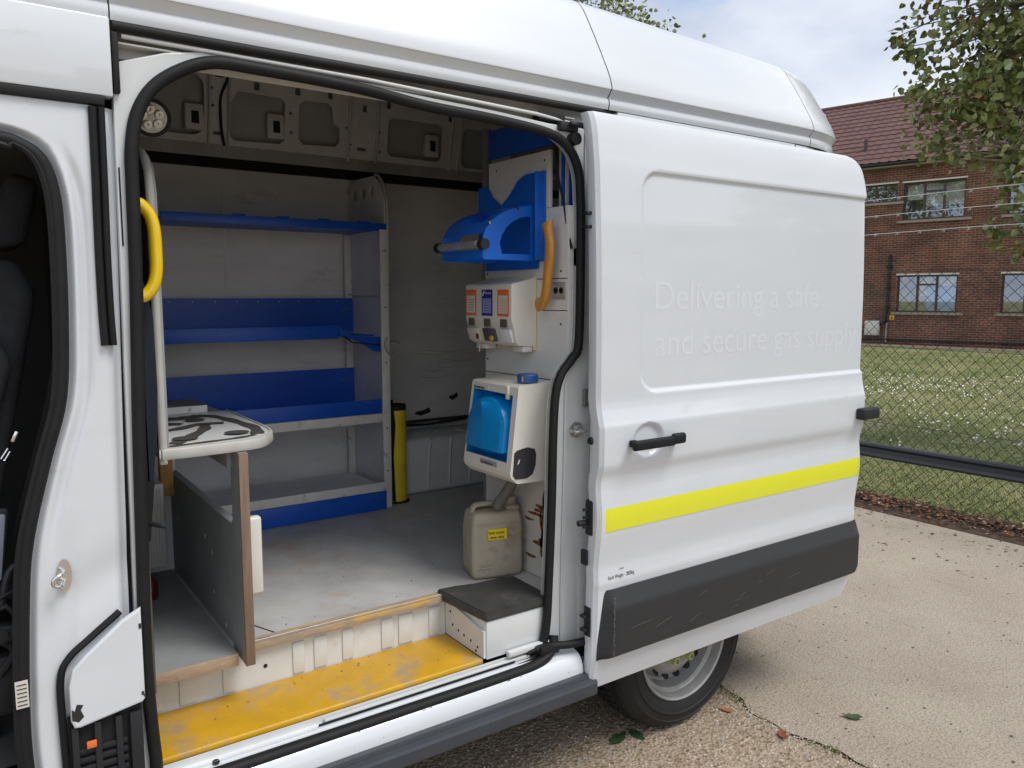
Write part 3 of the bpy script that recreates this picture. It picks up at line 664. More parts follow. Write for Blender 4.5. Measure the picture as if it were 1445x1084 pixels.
for k in range(16):
    a = 2 * math.pi * k / 16 + .1; c = Vector((WX + .151 * math.cos(a), WY + .0575, WZ + .151 * math.sin(a)))
    o = lathe('rim_vent', [(.001, 0), (.018, 0), (.017, .003), (.001, .003)], c, (-math.cos(a) * .85, -1, -math.sin(a) * .85), DARK, rim, seg=16)
for k in range(6):
    a = 2 * math.pi * k / 6 ; c = Vector((WX + .080 * math.cos(a), WY + .033, WZ + .080 * math.sin(a)))
    o = lathe('wheel_nut', [(.001, 0), (.021, 0), (.021, -.005), (.017, -.007), (.015, -.034), (.009, -.037), (.009, -.024), (.001, -.023)], c, (0, 1, 0), LIME, rim, seg=6 * 4)
box('wheel_arch_liner', 1.80, 2.60, .26, .32, .35, .95, DARK, van, bev=.01)
box('far_rear_tyre', 1.90, 2.50, 1.72, 1.92, .0, .62, TYRE, van, bev=.1)
lathe('front_tyre', [(.22, 0), (.30, -.01), (.34, .02), (.342, .18), (.30, .21), (.22, .2)], (-1.55, .05, .338), (0, 1, 0), TYRE, van, seg=48)
# nose of the van, out of the frame to the left
NP = [(-1.1, .45), (-1.1, 1.98), (-1.3, 2.30), (-1.6, 2.1), (-2.0, 1.45), (-2.45, 1.25), (-2.6, .95), (-2.6, .45), (-1.95, .40), (-1.9, .62), (-1.72, .75), (-1.4, .75), (-1.2, .62), (-1.15, .42)]
plate('nose_body', NP, [], 'Y', 1.0, 1.94, PAINT, van, bev=.03)

# ============================================================ cab contents
box('cab_floor', -1.1, .33, .05, 1.9, .50, .60, CABD, van, bev=0)
box('cab_headliner', -1.1, .33, .05, 1.9, 2.02, 2.04, CABL, van, bev=0)
box('cab_side_wall', -1.1, .33, 1.9, 1.95, .6, 2.02, CABD, van, bev=0)
box('cab_bulkhead_lining', .318, .334, .05, 1.9, .6, 2.02, CABD, van, bev=0)
rows = []
P = smooth_tab([(1.99, -1.1), (1.985, -.2), (1.97, .1)], 2)
seat = empty('passenger_seat', (-.18, .42, .60), label='dark grey fabric passenger seat seen through the open cab door', cat='seat')
SB = smooth_tab([(.0, 0), (0, 0)], 1)
def prism_soft(name, poly, y0, y1, m, par, bev=.03):
    bm = bmesh.new(); A = [bm.verts.new((x, y0, z)) for x, z in poly]; B = [bm.verts.new((x, y1, z)) for x, z in poly]
    bm.faces.new(A[::-1]); bm.faces.new(B); k = len(poly)
    for i in range(k): bm.faces.new((A[i], A[(i + 1) % k], B[(i + 1) % k], B[i]))
    bmesh.ops.bevel(bm, geom=bm.edges[:], offset=bev, segments=3, affect='EDGES', profile=.6)
    return frombm(name, bm, m, par, smooth=60)
prism_soft('backrest', [(-.12, .98), (.02, .98), (.16, 1.66), (.12, 1.74), (.03, 1.72)], .22, .66, FABRIC, seat, .035)
prism_soft('side_bolster', [(-.16, .95), (-.06, .95), (.10, 1.50), (.06, 1.58), (.0, 1.52)], .17, .24, FABRIC, seat, .03)
prism_soft('headrest', [(.07, 1.76), (.15, 1.77), (.19, 1.93), (.12, 1.95)], .32, .56, FABRIC, seat, .03)
prism_soft('cushion', [(-.62, .88), (-.05, .86), (-.03, 1.0), (-.60, 1.04)], .18, .68, FABRIC, seat, .04)
prism_soft('seat_base', [(-.55, .60), (.02, .60), (.0, .87), (-.5, .87)], .22, .64, PLAST, seat, .01)
tube('seatbelt', [(.20, .06, 1.75), (.19, .10, 1.5), (.12, .16, 1.2), (.05, .2, .95)], 1, RUBBER, van, sm=4, seg=6, flat=(.003, .024))
bk = empty('belt_buckle', (.075, .14, 1.30)); bk.parent = seat; bk.matrix_local = WM[seat.name].inverted() @ Matrix.Translation((.075, .14, 1.30)); reg(bk, Matrix.Translation((.075, .14, 1.30)))
box('buckle_tongue', .086, .096, .13, .138, 1.325, 1.35, CHROME, bk, rot=(R(25), 'Y')); tube('buckle_loop', [(.068, .134, 1.285), (.080, .134, 1.305), (.076, .134, 1.312), (.062, .134, 1.29)], .002, CHROME, bk, closed=True, seg=6)
tray = empty('grey_plastic_tray', (.0, .12, 1.0), label='blue grey plastic tray standing beside the passenger seat in the cab', cat='tray')
box('tray_panel', -.12, .055, .10, .115, 1.03, 1.18, mat('tray plastic', (.20, .22, .27), .4), tray, bev=.006, rot=(R(6), 'Y'))
box('tray_rim', -.13, .060, .115, .13, 1.02, 1.19, PLAST, tray, bev=.006, rot=(R(6), 'Y'))
bm = bmesh.new()
for (p, r) in (([(.04, .09, .96), (.06, .10, 1.04), (.09, .12, 1.05)], .008), ([(.0, .1, .93), (.05, .08, .97), (.08, .09, .90)], .006), ([(.02, .09, .9), (.06, .10, .86), (.03, .12, .80)], .009), ([(-.02, .09, 1.0), (.03, .08, .99), (.075, .10, 1.0)], .005)):
    tube('', p, r, None, bm=bm, sm=4, seg=8)
bbox(bm, .03, .07, .08, .12, .885, .925, .006); bbox(bm, .0, .085, .12, .16, .70, .84, .01); tube('', [(.035, .075, .905), (.035, .10, .905)], .016, None, bm=bm, seg=14)
frombm('seat_adjuster', bm, PLAST, seat, smooth=40)
box('door_sill_trim', -1.0, .09, -.02, .10, .50, .60, PLAST, van, bev=.02)
lab = box('cab_sticker', .052, .076, -.0235, -.021, .775, .835, LABW, van, bev=0)
for k in range(6): box('sticker_line', .055, .073, -.0245, -.0238, .781 + k * .009, .783 + k * .009, INK, lab, bev=0)
tube('cab_grab_edge', [(.062, -.012, .70), (.072, .01, .62), (.07, .02, .52)], .004, STEEL, van, seg=6, sm=3)

# ============================================================ front of the load space
board = empty('grey_upright_board', (.40, .5, 1.26), label='tall grey board with rounded aluminium edge rising from the worktop', cat='board')
BO = [(.165, 1.245), (.60, 1.245), (.60, 1.90), (.52, 1.99), (.35, 2.01), (.24, 2.0), (.185, 1.96), (.165, 1.90)]
plate('board_panel', BO, [], 'X', .4125, .012, BOARDG, board)
tube('edge_trim', [(.402, .60, 1.985), (.402, .35, 2.015), (.402, .24, 2.005), (.402, .185, 1.965), (.402, .160, 1.90), (.402, .158, 1.6), (.402, .156, 1.30), (.402, .156, 1.232)], 1, TABLEG, board, sm=4, seg=8, flat=(.008, .010))
for z in (1.24,): lathe('screw', [(.001, 0), (.004, 0), (.004, .002), (.001, .002)], (.405, .148, z), (0, -1, 0), STEEL, board, seg=10)
fs = empty('folded_jump_seat', (.37, .3, .9), label='dark navy padded seat back folded up just inside the cargo opening', cat='seat')
prism_soft('seat_pad', [(.352, 1.16), (.372, 1.17), (.384, 1.28), (.392, 1.42), (.390, 1.60), (.372, 1.70), (.352, 1.72)], .135, .155 + .3, NAVY, fs, .012)
tube('seat_strap', [(.365, .125, 1.20), (.356, .125, 1.12), (.350, .13, 1.05)], 1, RUBBER, fs, sm=3, seg=6, flat=(.002, .010))
tube('grab_handle', [(.345, .09, 1.868), (.366, .09, 1.862), (.386, .09, 1.838), (.394, .09, 1.80), (.395, .09, 1.75), (.394, .09, 1.71), (.386, .09, 1.675), (.368, .09, 1.652), (.345, .09, 1.646)], .0145, GRABY, van, sm=4, seg=14)
tube('door_side_rail', [(.345, .05, 1.115), (.36, .02, 1.115), (.372, .015, 1.112)], .006, PLAST, van, seg=8)
box('bulkhead_lower', .353, .358, .16, 1.74, .66, 1.25, BOARDG, van, bev=0)
# worktop
wt = empty('worktop', (.55, .45, 1.25), label='white topped worktop stuck over with strips of black grip tape', cat='worktop')
TO = [(.392, .150), (.50, .154), (.60, .165), (.650, .180), (.685, .225), (.707, .27), (.721, .34), (.723, .5), (.723, .76), (.60, .775), (.392, .775)]
plate('worktop_panel', TO, [], 'Z', 1.258, .022, mat('white laminate', (.66, .67, .67), .35, var=.08, vscale=12), wt, bev=.002)
tube('worktop_edging', [(.402, .148, 1.252), (.60, .156, 1.252), (.675, .165, 1.252), (.715, .195, 1.252), (.729, .24, 1.252), (.731, .40, 1.252), (.731, .76, 1.252)], 1, TABLEG, wt, sm=3, seg=10, flat=(.0165, .006) if False else None) if False else None
rows = []
ed = catmull([(.398, .150, 0), (.50, .152, 0), (.60, .162, 0), (.652, .178, 0), (.688, .223, 0), (.711, .268, 0), (.725, .34, 0), (.728, .5, 0), (.728, .77, 0)], 6)
sec = [(.007, .017), (-.001, .0165), (-.004, .013), (-.005, -.006), (-.003, -.011), (.005, -.012)]
for i, p in enumerate(ed):
    t = (ed[min(i + 1, len(ed) - 1)] - ed[max(i - 1, 0)]).normalized(); nrm_ = Vector((-t.y, t.x, 0))
    rows.append([tuple(p + nrm_ * a + Vector((0, 0, 1.254 + b))) for a, b in sec])
grid('worktop_edging', rows, TABLEG, wt, smooth=50)
# grip tape: a wobbling border and crossing strips
def tape(pts, w):
    P = catmull([(x, y, 0) for x, y in pts], 5); vs = []; fs_ = []
    for i, p in enumerate(P):
        t = (P[min(i + 1, len(P) - 1)] - P[max(i - 1, 0)]).normalized(); n_ = Vector((-t.y, t.x, 0)); k = w * (1 + .18 * math.sin(i * 1.3))
        vs += [tuple(p + n_ * k + Vector((0, 0, 1.2705 + tape.z))), tuple(p - n_ * k + Vector((0, 0, 1.2705 + tape.z)))]
    for i in range(len(P) - 1): fs_.append((2 * i, 2 * i + 1, 2 * i + 3, 2 * i + 2))
    tape.z += .0004
    return pyd('grip_tape', vs, fs_, TAPE, wt)
tape.z = 0
tape([(.42, .185), (.50, .195), (.60, .212), (.655, .235)], .010)
tape([(.665, .245), (.69, .36), (.675, .52), (.65, .64), (.61, .70)], .017)
tape([(.45, .63), (.50, .66), (.56, .655), (.62, .68)], .032)
tape([(.44, .21), (.50, .30), (.56, .40), (.58, .47)], .016)
tape([(.43, .43), (.50, .45), (.57, .50), (.64, .49)], .017)
tape([(.42, .52), (.48, .555), (.53, .53)], .018)
for x, y, r in ((.48, .27, .034), (.62, .285, .034), (.58, .585, .03)):
    pyd('grip_tape', [(x + r * math.cos(a * .45), y + r * .95 * math.sin(a * .45), 1.2738) for a in range(14)], [tuple(range(14))], TAPE, wt)
box('rear_shelf', .40, .74, .79, 1.30, 1.235, 1.25, BOARDG, wt, bev=.001)
box('bracket_strip', .41, .665, .778, .786, 1.245, 1.290, SHELFW, wt, bev=.001)
box('bracket_strip', .41, .60, 1.18, 1.188, 1.252, 1.300, SHELFW, wt, bev=.001)
DV = [(.150, .655), (1.02, .682), (1.02, 1.035), (.235, 1.030), (.225, 1.045), (.225, 1.240), (.150, 1.240)]
plate('divider_board', DV, [], 'X', .5945, .024, BOARDG, wt, bev=.001)
box('divider_ply_edge', .582, .607, .143, .1495, .655, 1.240, PLYB, wt, bev=.001)
box('under_board', .571, .603, .215, .90, 1.19, 1.238, BOARDG, wt, bev=.001)
for (y, z) in ((.50, .93), (.42, .90), (.42, .78), (.86, .9), (.30, .72)):
    lathe('screw', [(.001, 0), (.007, 0), (.007, .0015), (.001, .0015)], (.574, y, z), (-1, 0, 0), STEEL, wt, seg=10)
box('timber_batten', .525, .566, .86, .895, .98, 1.24, WOOD, wt, bev=.002)
box('white_divider_pad', .6035, .652, .19, .22, .83, 1.05, OFFW, wt, bev=.009, seg=3)
h = empty('ribbed_heater', (.50, .9, .78), label='white ribbed heater panel low on the front wall beside the seal', cat='heater')
box('heater_body', .445, .522, .80, .87, .76, 1.04, HEAT, h, bev=.006)
for k in range(7): box('heater_rib', .455 + k * .009, .4595 + k * .009, .7955, .80, .775, 1.025, HEAT, h, bev=.001)
box('front_white_wall', .358, .60, 1.0, 1.02, .68, 1.22, PANELG, van, bev=0)
ext = empty('red_extinguisher', (.475, .7, .68), label='dark red canister standing low behind the door seal', cat='canister')
lathe('canister_body', [(.001, 0), (.022, 0), (.024, .01), (.024, .05), (.012, .07), (.001, .072)], (.455, .74, .682), (0, 0, 1), mat('dark red', (.12, .01, .015), .4), ext, seg=20)
# round work lamp
lamp = empty('work_lamp', (.452, .36, 2.116)); lamp.parent = van; lamp.matrix_local = WM[van.name].inverted() @ Matrix.Translation((.452, .36, 2.116)); reg(lamp, Matrix.Translation((.452, .36, 2.116)))
LD = Vector((-.15, -.95, -.18)).normalized(); LC = Vector((.452, .36, 2.116))
lathe('lamp_housing', [(.001, -.06), (.03, -.058), (.046, -.02), (.049, .004), (.047, .008), (.041, .008), (.040, .002), (.001, .002)], LC, LD, PLAST, lamp, seg=36)
lathe('lamp_lens', [(.001, .004), (.039, .004), (.039, .005), (.001, .007)], LC, LD, LENS, lamp, seg=36)
u_ = LD.orthogonal().normalized(); w_ = LD.cross(u_)
for k in range(5):
    a = 2 * math.pi * k / 5 + .3; c = LC + (u_ * math.cos(a) + w_ * math.sin(a)) * (.021) + LD * .0055
    lathe('lamp_reflector', [(.001, .001), (.006, .0025), (.012, .0012), (.0125, 0)], c, LD, mat('reflector', (.55, .54, .5), .2, metal=.7), lamp, seg=16)
tube('wire_hook', [(.67, 1.735, 2.10), (.685, 1.70, 2.07), (.70, 1.70, 2.065), (.715, 1.70, 2.085)], .003, STEEL, van, sm=4, seg=6)

# ============================================================ shelving rack on the far wall
rk = empty('shelving_rack', (1.1, 1.5, .68), label='white framed shelving rack with blue shelves along the far van wall', cat='shelving')
EP = [(1.715, .69), (1.335, .69), (1.335, 1.93), (1.335, 2.07), (1.40, 2.17), (1.44, 2.195), (1.68, 2.20), (1.715, 2.16)]
plate('end_panel', EP, [circ(1.46, 2.125, .028, 16), circ(1.555, 2.125, .028, 16), circ(1.65, 2.125, .028, 16)], 'X', 1.600, .006, PANELG, rk, bev=.001)
tube('end_panel_rail', [(1.606, 1.326, 1.72), (1.606, 1.326, 2.07), (1.606, 1.39, 2.178), (1.606, 1.44, 2.20)], .007, TABLEG, rk, sm=3, seg=8)
tube('end_panel_rail', [(1.596, 1.71, 1.70), (1.58, 1.70, 1.66), (1.57, 1.50, 1.65), (1.57, 1.34, 1.65)], .004, STEEL, rk, sm=3, seg=6)
box('front_post', 1.566, 1.604, 1.318, 1.333, .678, 1.945, SHELFW, rk, bev=.001)
box('rear_post', 1.560, 1.595, 1.700, 1.715, .72, 1.945, SHELFW, rk, bev=.001)
for z in (1.85, 1.60, 1.35, 1.05, .85):
    lathe('post_hole', [(.001, 0), (.004, 0), (.004, .001), (.001, .001)], (1.585, 1.3178, z), (0, -1, 0), INK, rk, seg=10)
sh = box('top_shelf', .66, 1.596, 1.335, 1.70, 1.948, 1.953, BLUE, rk, bev=0)
box('shelf_lip', .66, 1.604, 1.326, 1.333, 1.938, 1.972, BLUE, sh, bev=.001)
for k in range(5): box('shelf_cutout', .68 + k * .19, .81 + k * .19, 1.36, 1.40, 1.9455, 1.9478, DARK, sh, bev=0)
for k in range(4): box('shelf_clip', .93 + k * .18, .98 + k * .18, 1.328, 1.345, 1.973, 1.979, BLUE, sh, bev=.002)
b2 = box('middle_shelf_back', .70, 1.59, 1.685, 1.690, 1.475, 1.640, BLUE, rk, bev=0)
m2 = box('middle_shelf', .66, 1.56, 1.385, 1.685, 1.468, 1.474, BLUE, rk, bev=0)
box('shelf_front_lip', .64, 1.385, 1.378, 1.384, 1.462, 1.520, BLUE, m2, bev=.001)
pyd('bent_shelf_lip', [(1.39, 1.378, 1.515), (1.45, 1.375, 1.475), (1.60, 1.375, 1.462), (1.60, 1.375, 1.395), (1.55, 1.372, 1.400), (1.47, 1.370, 1.45), (1.39, 1.376, 1.47)], [tuple(range(7))], BLUE, m2)
for k in range(9):
    for z in (1.495, 1.625):
        lathe('rivet', [(.001, 0), (.003, 0), (.003, .001), (.001, .0015)], (.75 + k * .095, 1.6848, z), (0, -1, 0), STEEL, b2, seg=6)
    lathe('rivet', [(.001, 0), (.003, 0), (.003, .001), (.001, .0015)], (.70 + k * .08, 1.3778, 1.51), (0, -1, 0), INK, m2, seg=6)
tube('shelf_support', [(1.40, 1.36, 1.475), (1.44, 1.36, 1.445), (1.595, 1.36, 1.425)], .004, INK, rk, seg=6)
box('lower_shelf_back', .70, 1.59, 1.685, 1.690, 1.130, 1.300, BLUE, rk, bev=0)
l3 = box('lower_shelf', .66, 1.57, 1.334, 1.685, 1.118, 1.124, BLUE, rk, bev=0)
box('shelf_front_lip', .64, 1.565, 1.326, 1.333, 1.120, 1.184, BLUE, l3, bev=.001)
box('shelf_beam', .64, 1.565, 1.322, 1.333, 1.078, 1.118, SHELFW, rk, bev=.001)
box('bottom_shelf', .66, 1.57, 1.30, 1.69, .770, .776, LINING, rk, bev=0)
box('shelf_beam', .64, 1.565, 1.290, 1.301, .766, .806, SHELFW, rk, bev=.001)
box('kick_board', .64, 1.563, 1.290, 1.300, .680, .764, BLUE, rk, bev=.001)
tube('corner_brace', [(1.44, 1.69, 1.115), (1.50, 1.69, 1.03), (1.55, 1.69, 1.0)], 1, SHELFW, rk, seg=4, flat=(.004, .014))
sck = empty('snap_hook', (1.615, 1.31, 1.43), label='steel snap hook hanging from the front post of the shelving rack', cat='hook')
tube('hook_ring', [(1.585, 1.306, 1.465), (1.575, 1.304, 1.435), (1.582, 1.304, 1.405), (1.60, 1.304, 1.39), (1.635, 1.304, 1.41), (1.648, 1.304, 1.43), (1.63, 1.304, 1.445), (1.60, 1.304, 1.445)], .0045, STEEL, sck, sm=3, seg=8)

# yellow tube
yt = empty('yellow_storage_tube', (1.66, 1.40, .68), label='tall yellow open tube with black backing standing behind the shelving rack', cat='tube')
lathe('tube_body', [(.046, 0), (.046, .455), (.042, .455), (.042, .38), (.001, .38)], (1.672, 1.40, .683), (0, 0, 1), TUBEY, yt, seg=32)
lathe('tube_rim', [(.0475, .435), (.0475, .459), (.042, .461), (.041, .44)], (1.672, 1.40, .683), (0, 0, 1), RUBBER, yt, seg=32)
lathe('tube_foot', [(.001, 0), (.064, 0), (.060, .006), (.001, .006)], (1.668, 1.40, .6785), (0, 0, 1), RUBBER, yt, seg=24)
pyd('tube_backing', [(1.615, 1.37, .69), (1.64, 1.352, .69), (1.632, 1.352, .90), (1.644, 1.352, 1.05), (1.634, 1.352, 1.14), (1.615, 1.37, 1.14)], [(0, 1, 2, 3, 4, 5)], RUBBER, yt)
box('black_cap', 1.60, 1.655, 1.44, 1.47, 1.12, 1.165, RUBBER, yt, bev=.006)

# ============================================================ on the partition
# blue roll holder
bh = empty('paper_roll_holder', (1.5, .3, 1.75), label='blue metal paper roll holder with curved front high on the partition', cat='roll holder')
BP = [(.545, 1.79), (.545, 2.04), (.49, 2.04), (.455, 2.00), (.40, 1.965), (.345, 2.0), (.30, 2.04), (.255, 2.055), (.148, 2.055), (.148, 1.765), (.185, 1.765), (.185, 1.74), (.50, 1.74), (.50, 1.79)]
plate('back_plate', BP, [], 'X', 1.594, .006, BLUE2, bh, bev=.001)
box('side_fold', 1.555, 1.592, .150, .153, 1.768, 2.05, BLUE2, bh, bev=.001)
def qbr(y):
    o_ = [(1.590, 1.765), (1.372, 1.765), (1.365, 1.775), (1.366, 1.82)] + [(1.590 - .224 * math.cos(R(a)), 1.82 + .125 * math.sin(R(a))) for a in range(8, 84, 12)] + [(1.590, 1.945)]
    hh = [(1.555, 1.785), (1.44, 1.785)] + [(1.555 - .125 * math.cos(R(a)), 1.80 + .108 * math.sin(R(a))) for a in range(10, 86, 15)] + [(1.555, 1.905)]
    return plate('side_bracket', o_, [hh[::-1]], 'Y', y, .004, BLUE2, bh, bev=.001)
qbr(.175); qbr(.425)
rows = []
for k in range(8):
    a = R(12 + k * 9.5); x = 1.590 - .225 * math.cos(a); z = 1.82 + .126 * math.sin(a); rows.append([(x, .177, z), (x, .423, z)])
cv = grid('curved_cover', [rows[0], rows[1], rows[2]], BLUE2, bh, smooth=60); grid('curved_cover', rows[5:], BLUE2, bh, smooth=60)
for y0_, y1_ in ((.177, .215), (.385, .423)): grid('curved_cover', [[(r[0][0], y0_, r[0][2]), (r[0][0], y1_, r[0][2])] for r in rows[2:6]], BLUE2, bh, smooth=60)
box('front_apron', 1.366, 1.370, .177, .423, 1.768, 1.795, BLUE2, bh, bev=.001)
tube('cutter_bar', [(1.355, .185, 1.812), (1.355, .415, 1.812)], .0125, STEEL, bh, seg=16)
for y in (.150, .425): tube('bar_knob', [(1.362, y, 1.812), (1.362, y + .024, 1.812)], .017, PLAST, bh, seg=20)
for (x, y, z) in ((1.50, .1725, 1.93), (1.392, .1725, 1.88)): lathe('bolt_head', [(.001, 0), (.005, 0), (.005, .003), (.001, .003)], (x, y, z), (0, -1, 0), CHROME, bh, seg=10)
# wooden tool handle
ax = empty('wooden_tool_handle', (1.56, .1, 1.74), label='amber curved wooden tool handle hanging by the soap dispenser', cat='tool handle')
hp = [(1.566, .148, 1.622), (1.564, .118, 1.632), (1.560, .098, 1.665), (1.560, .088, 1.72), (1.560, .080, 1.77), (1.560, .078, 1.82), (1.560, .088, 1.862), (1.562, .094, 1.882)]
bm = bmesh.new(); PP = catmull(hp, 6); rings = []
for i, p in enumerate(PP):
    t_ = (PP[min(i + 1, len(PP) - 1)] - PP[max(i - 1, 0)]).normalized(); u = Vector((1, 0, 0)); v_ = t_.cross(u).normalized(); s = i / (len(PP) - 1)
    wv = .019 + .009 * sstep(.82, 1, s) + .004 * sstep(.25, 0, s); 
    rings.append([bm.verts.new(p + u * .014 * math.cos(a) + v_ * wv * math.sin(a)) for a in [2 * math.pi * j / 12 for j in range(12)]])
for A, B in zip(rings, rings[1:]):
    for j in range(12): bm.faces.new((A[j], A[(j + 1) % 12], B[(j + 1) % 12], B[j]))
bm.faces.new(rings[0]); bm.faces.new(rings[-1])
frombm('handle_wood', bm, AXE, ax, smooth=60)
# soap dispenser
ds = empty('soap_dispenser', (1.54, .35, 1.48), label='white triple soap dispenser with orange and blue labels', cat='dispenser')
DP = [(1.595, 1.712), (1.503, 1.690), (1.500, 1.684), (1.500, 1.572), (1.523, 1.492), (1.530, 1.484), (1.595, 1.480)]
prism_soft('dispenser_body', DP, .205, .492, OFFW, ds, .0035)
box('dispenser_back', 1.592, 1.599, .198, .499, 1.468, 1.716, mat('yellowed plastic', (.66, .60, .38), .5), ds, bev=.002)
box('dispenser_foot', 1.55, 1.59, .21, .27, 1.462, 1.482, OFFW, ds, bev=.003); box('dispenser_foot', 1.54, 1.585, .42, .485, 1.463, 1.482, OFFW, ds, bev=.003)
for k, (m_, yc) in enumerate(((ORNG, .452), (NAVL, .350), (ORNG, .252))):
    lb = box('dispenser_label', 1.4975, 1.4988, yc - .033, yc + .033, 1.583, 1.672, m_, ds, bev=0)
    inner = LABW if m_ is ORNG else mat('pale blue print', (.25, .30, .55), .5)
    box('label_field', 1.4968, 1.4974, yc - .026, yc + .026, 1.592, 1.652 if m_ is ORNG else 1.642, inner, lb, bev=0)
    for q in range(5): box('label_line', 1.4963, 1.4967, yc - .020, yc + .016, 1.600 + q * .009, 1.6015 + q * .009, ORNG if k == 2 else (INK if k == 0 else NAVL), lb, bev=0)
    if k == 1:
        text('label_lettering', 'skin care', .010, faceX(1.4966, yc + .010, 1.658), LABW, lb)
        tube('label_tick', [(1.4965, yc + .028, 1.663), (1.4965, yc + .024, 1.651), (1.4965, yc + .014, 1.668)], .0016, LABW, lb, seg=4)
for k, yc in enumerate((.452, .352, .252)):
    box('sight_window', 1.4982, 1.5015, yc - .019, yc + .019, 1.546, 1.573, mat('murky window', (.10, .10, .06), .2), ds, bev=.001, rot=None)
for k, yc in enumerate((.450, .350, .252)):
    mt_ = (LABW, mat('dark pocket', (.08, .08, .09), .4), mat('bright white plastic', (.72, .73, .76), .3))[k]
    b_ = box('push_lever', 1.5055, 1.515, yc - .036, yc + .036, 1.494, 1.540, mt_, ds, bev=.002); b_.rotation_euler.y = R(-16)
    if k == 0:
        box('soap_residue', 1.5035, 1.508, yc - .034, yc - .018, 1.500, 1.520, mat('maroon', (.15, .02, .03), .5), ds, bev=.003)
    if k == 1:
        lathe('nozzle', [(.001, 0), (.011, 0), (.009, .006), (.001, .007)], (1.506, yc - .018, 1.506), (-1, 0, 0), mat('ochre', (.6, .3, .06), .5), ds, seg=16)
tube('soap_drip', [(1.53, .445, 1.482), (1.529, .447, 1.452)], .002, LABW, ds, seg=6)
# hand wash unit
hw = empty('hand_wash_unit', (1.5, .22, 1.06), label='white wall mounted hand wash unit with blue bowl front', cat='wash unit')
HP = [(1.597, 1.372), (1.450, 1.366), (1.444, 1.360), (1.412, 1.085), (1.417, 1.070), (1.440, 1.050), (1.597, 1.045)]
def fx(z): return 1.444 - (1.36 - z) * (.032 / .275)          # front face x at height z
bm = bmesh.new()
# shell with the front opened: sides, top, bottom, and a front frame
YA, YB = .088, .368
front_o = [(YA, 1.085), (YB, 1.085), (YB - .012, 1.350), (YA + .012 * 0, 1.360)]
A = [bm.verts.new((x, YA, z)) for x, z in HP]; B = [bm.verts.new((x, YB - (.01 if z > 1.2 else 0), z)) for x, z in HP]
bm.faces.new(A[::-1]); bm.faces.new(B); k = len(HP)
for i in range(k):
    if i == 2: continue
    bm.faces.new((A[i], A[(i + 1) % k], B[(i + 1) % k], B[i]))
es = [e for e in bm.edges if len(e.link_faces) == 2]
frombm('unit_shell', bm, OFFW, hw, smooth=30)
# frame around the bowl opening: built in the sloping front plane
def fr(pts, d=0): return [(fx(z) - .001 + d, y, z) for y, z in pts]
O4 = [(YA, 1.085), (YB, 1.085), (YB - .01, 1.360), (YA, 1.360)]
I4 = [(YA + .024, 1.118), (YB - .010, 1.118), (YB - .024, 1.338), (YA + .024, 1.334)]
def ring(name, O_, I_, m_, dep=.045):
    n_ = len(O_); vs = fr(O_) + fr(I_) + fr(I_, dep)
    fsx = []
    for i in range(n_):
        j = (i + 1) % n_; fsx += [(i, j, n_ + j, n_ + i)]
    return pyd(name, vs, fsx, m_, hw)
ring('front_frame', O4, I4, OFFW)
pyd('blue_recess', fr(I4, .044) + fr(I4, .0005), [(0, 1, 2, 3), (0, 1, 5, 4), (1, 2, 6, 5), (2, 3, 7, 6), (3, 0, 4, 7)], BLUE3, hw)
# the blue bowl: half round hood swelling out of the recess
rows = []
yc, zc = .238, 1.225
for i in range(13):
    t = i / 12
    depth = .062 * (1 - t ** 3)        # from the wall of the recess outwards
    r = []
    sc = 1.0 if i == 0 else 1.0
    ringp = []
    s_ = .098 * (1.08 - .12 * (t))
    s_ = .122 - .018 * t if t < .75 else .122 - .018 * .75 - (t - .75) * .06
    dd = .046 - .058 * min(1, t / .75) - (.006 * sstep(.75, 1, t))
    for a in [R(q) for q in range(0, 181, 10)]:
        ringp.append((yc + s_ * math.cos(a), zc + s_ * math.sin(a) * .84))
    ringp = [(yc + s_, 1.147)] + ringp + [(yc - s_, 1.147)]
    rows.append([(fx(z) + dd, y, z) for y, z in ringp])
last = rows[-1]
rows_ = rows + [[(last[0][0] - .0, yc, z) for (_, y, z) in last]]
grid('blue_bowl', rows_, BLUE3, hw, smooth=40)
pyd('bowl_base', [(rows[0][0][0], yc + .122, 1.147), (rows[0][-1][0], yc - .122, 1.147), (fx(1.147) - .012, yc - .106, 1.147), (fx(1.147) - .012, yc + .106, 1.147)], [(0, 1, 2, 3)], BLUE3, hw)
lathe('filler_cap', [(.001, 0), (.034, 0), (.035, .003), (.035, .024), (.032, .028), (.001, .028)], (1.515, .135, 1.370), (0, 0, 1), mat('blue cap', (.02, .09, .28), .4), hw, seg=24)
box('cap_label', 1.482, 1.485, .118, .132, 1.375, 1.393, PLYE, hw, bev=0)
box('top_latch', fx(1.34) - .006, fx(1.34) + .006, .135, .150, 1.318, 1.362, OFFW, hw, bev=.003)
tb = box('name_label', fx(1.345) - .0035, fx(1.345) - .002, .255, .345, 1.337, 1.352, LABW, hw, bev=.0)
text('name_lettering', 'Handeman', .0135, faceX(fx(1.345) - .0042, .340, 1.340), INK, tb, sx=1.1)
tb = box('warning_label', fx(1.10) - .0035, fx(1.10) - .002, .165, .262, 1.094, 1.110, mat('grey tape', (.3, .3, .32), .5), hw, bev=0)
text('warning_lettering', 'Not drinking water', .0095, faceX(fx(1.10) - .0042, .258, 1.098), INK, tb, sx=1.0)
pp = [(1.422, 1.080), (1.432, 1.066), (1.475, 1.064), (1.500, 1.075), (1.512, 1.105), (1.514, 1.140), (1.508, 1.158), (1.480, 1.166), (1.440, 1.160), (1.428, 1.152)]
plate('black_patch', pp, [], 'Y', .0865, .002, mat('black patch', (.03, .03, .035), .6, var=.4, vscale=30), hw, bev=.0005)
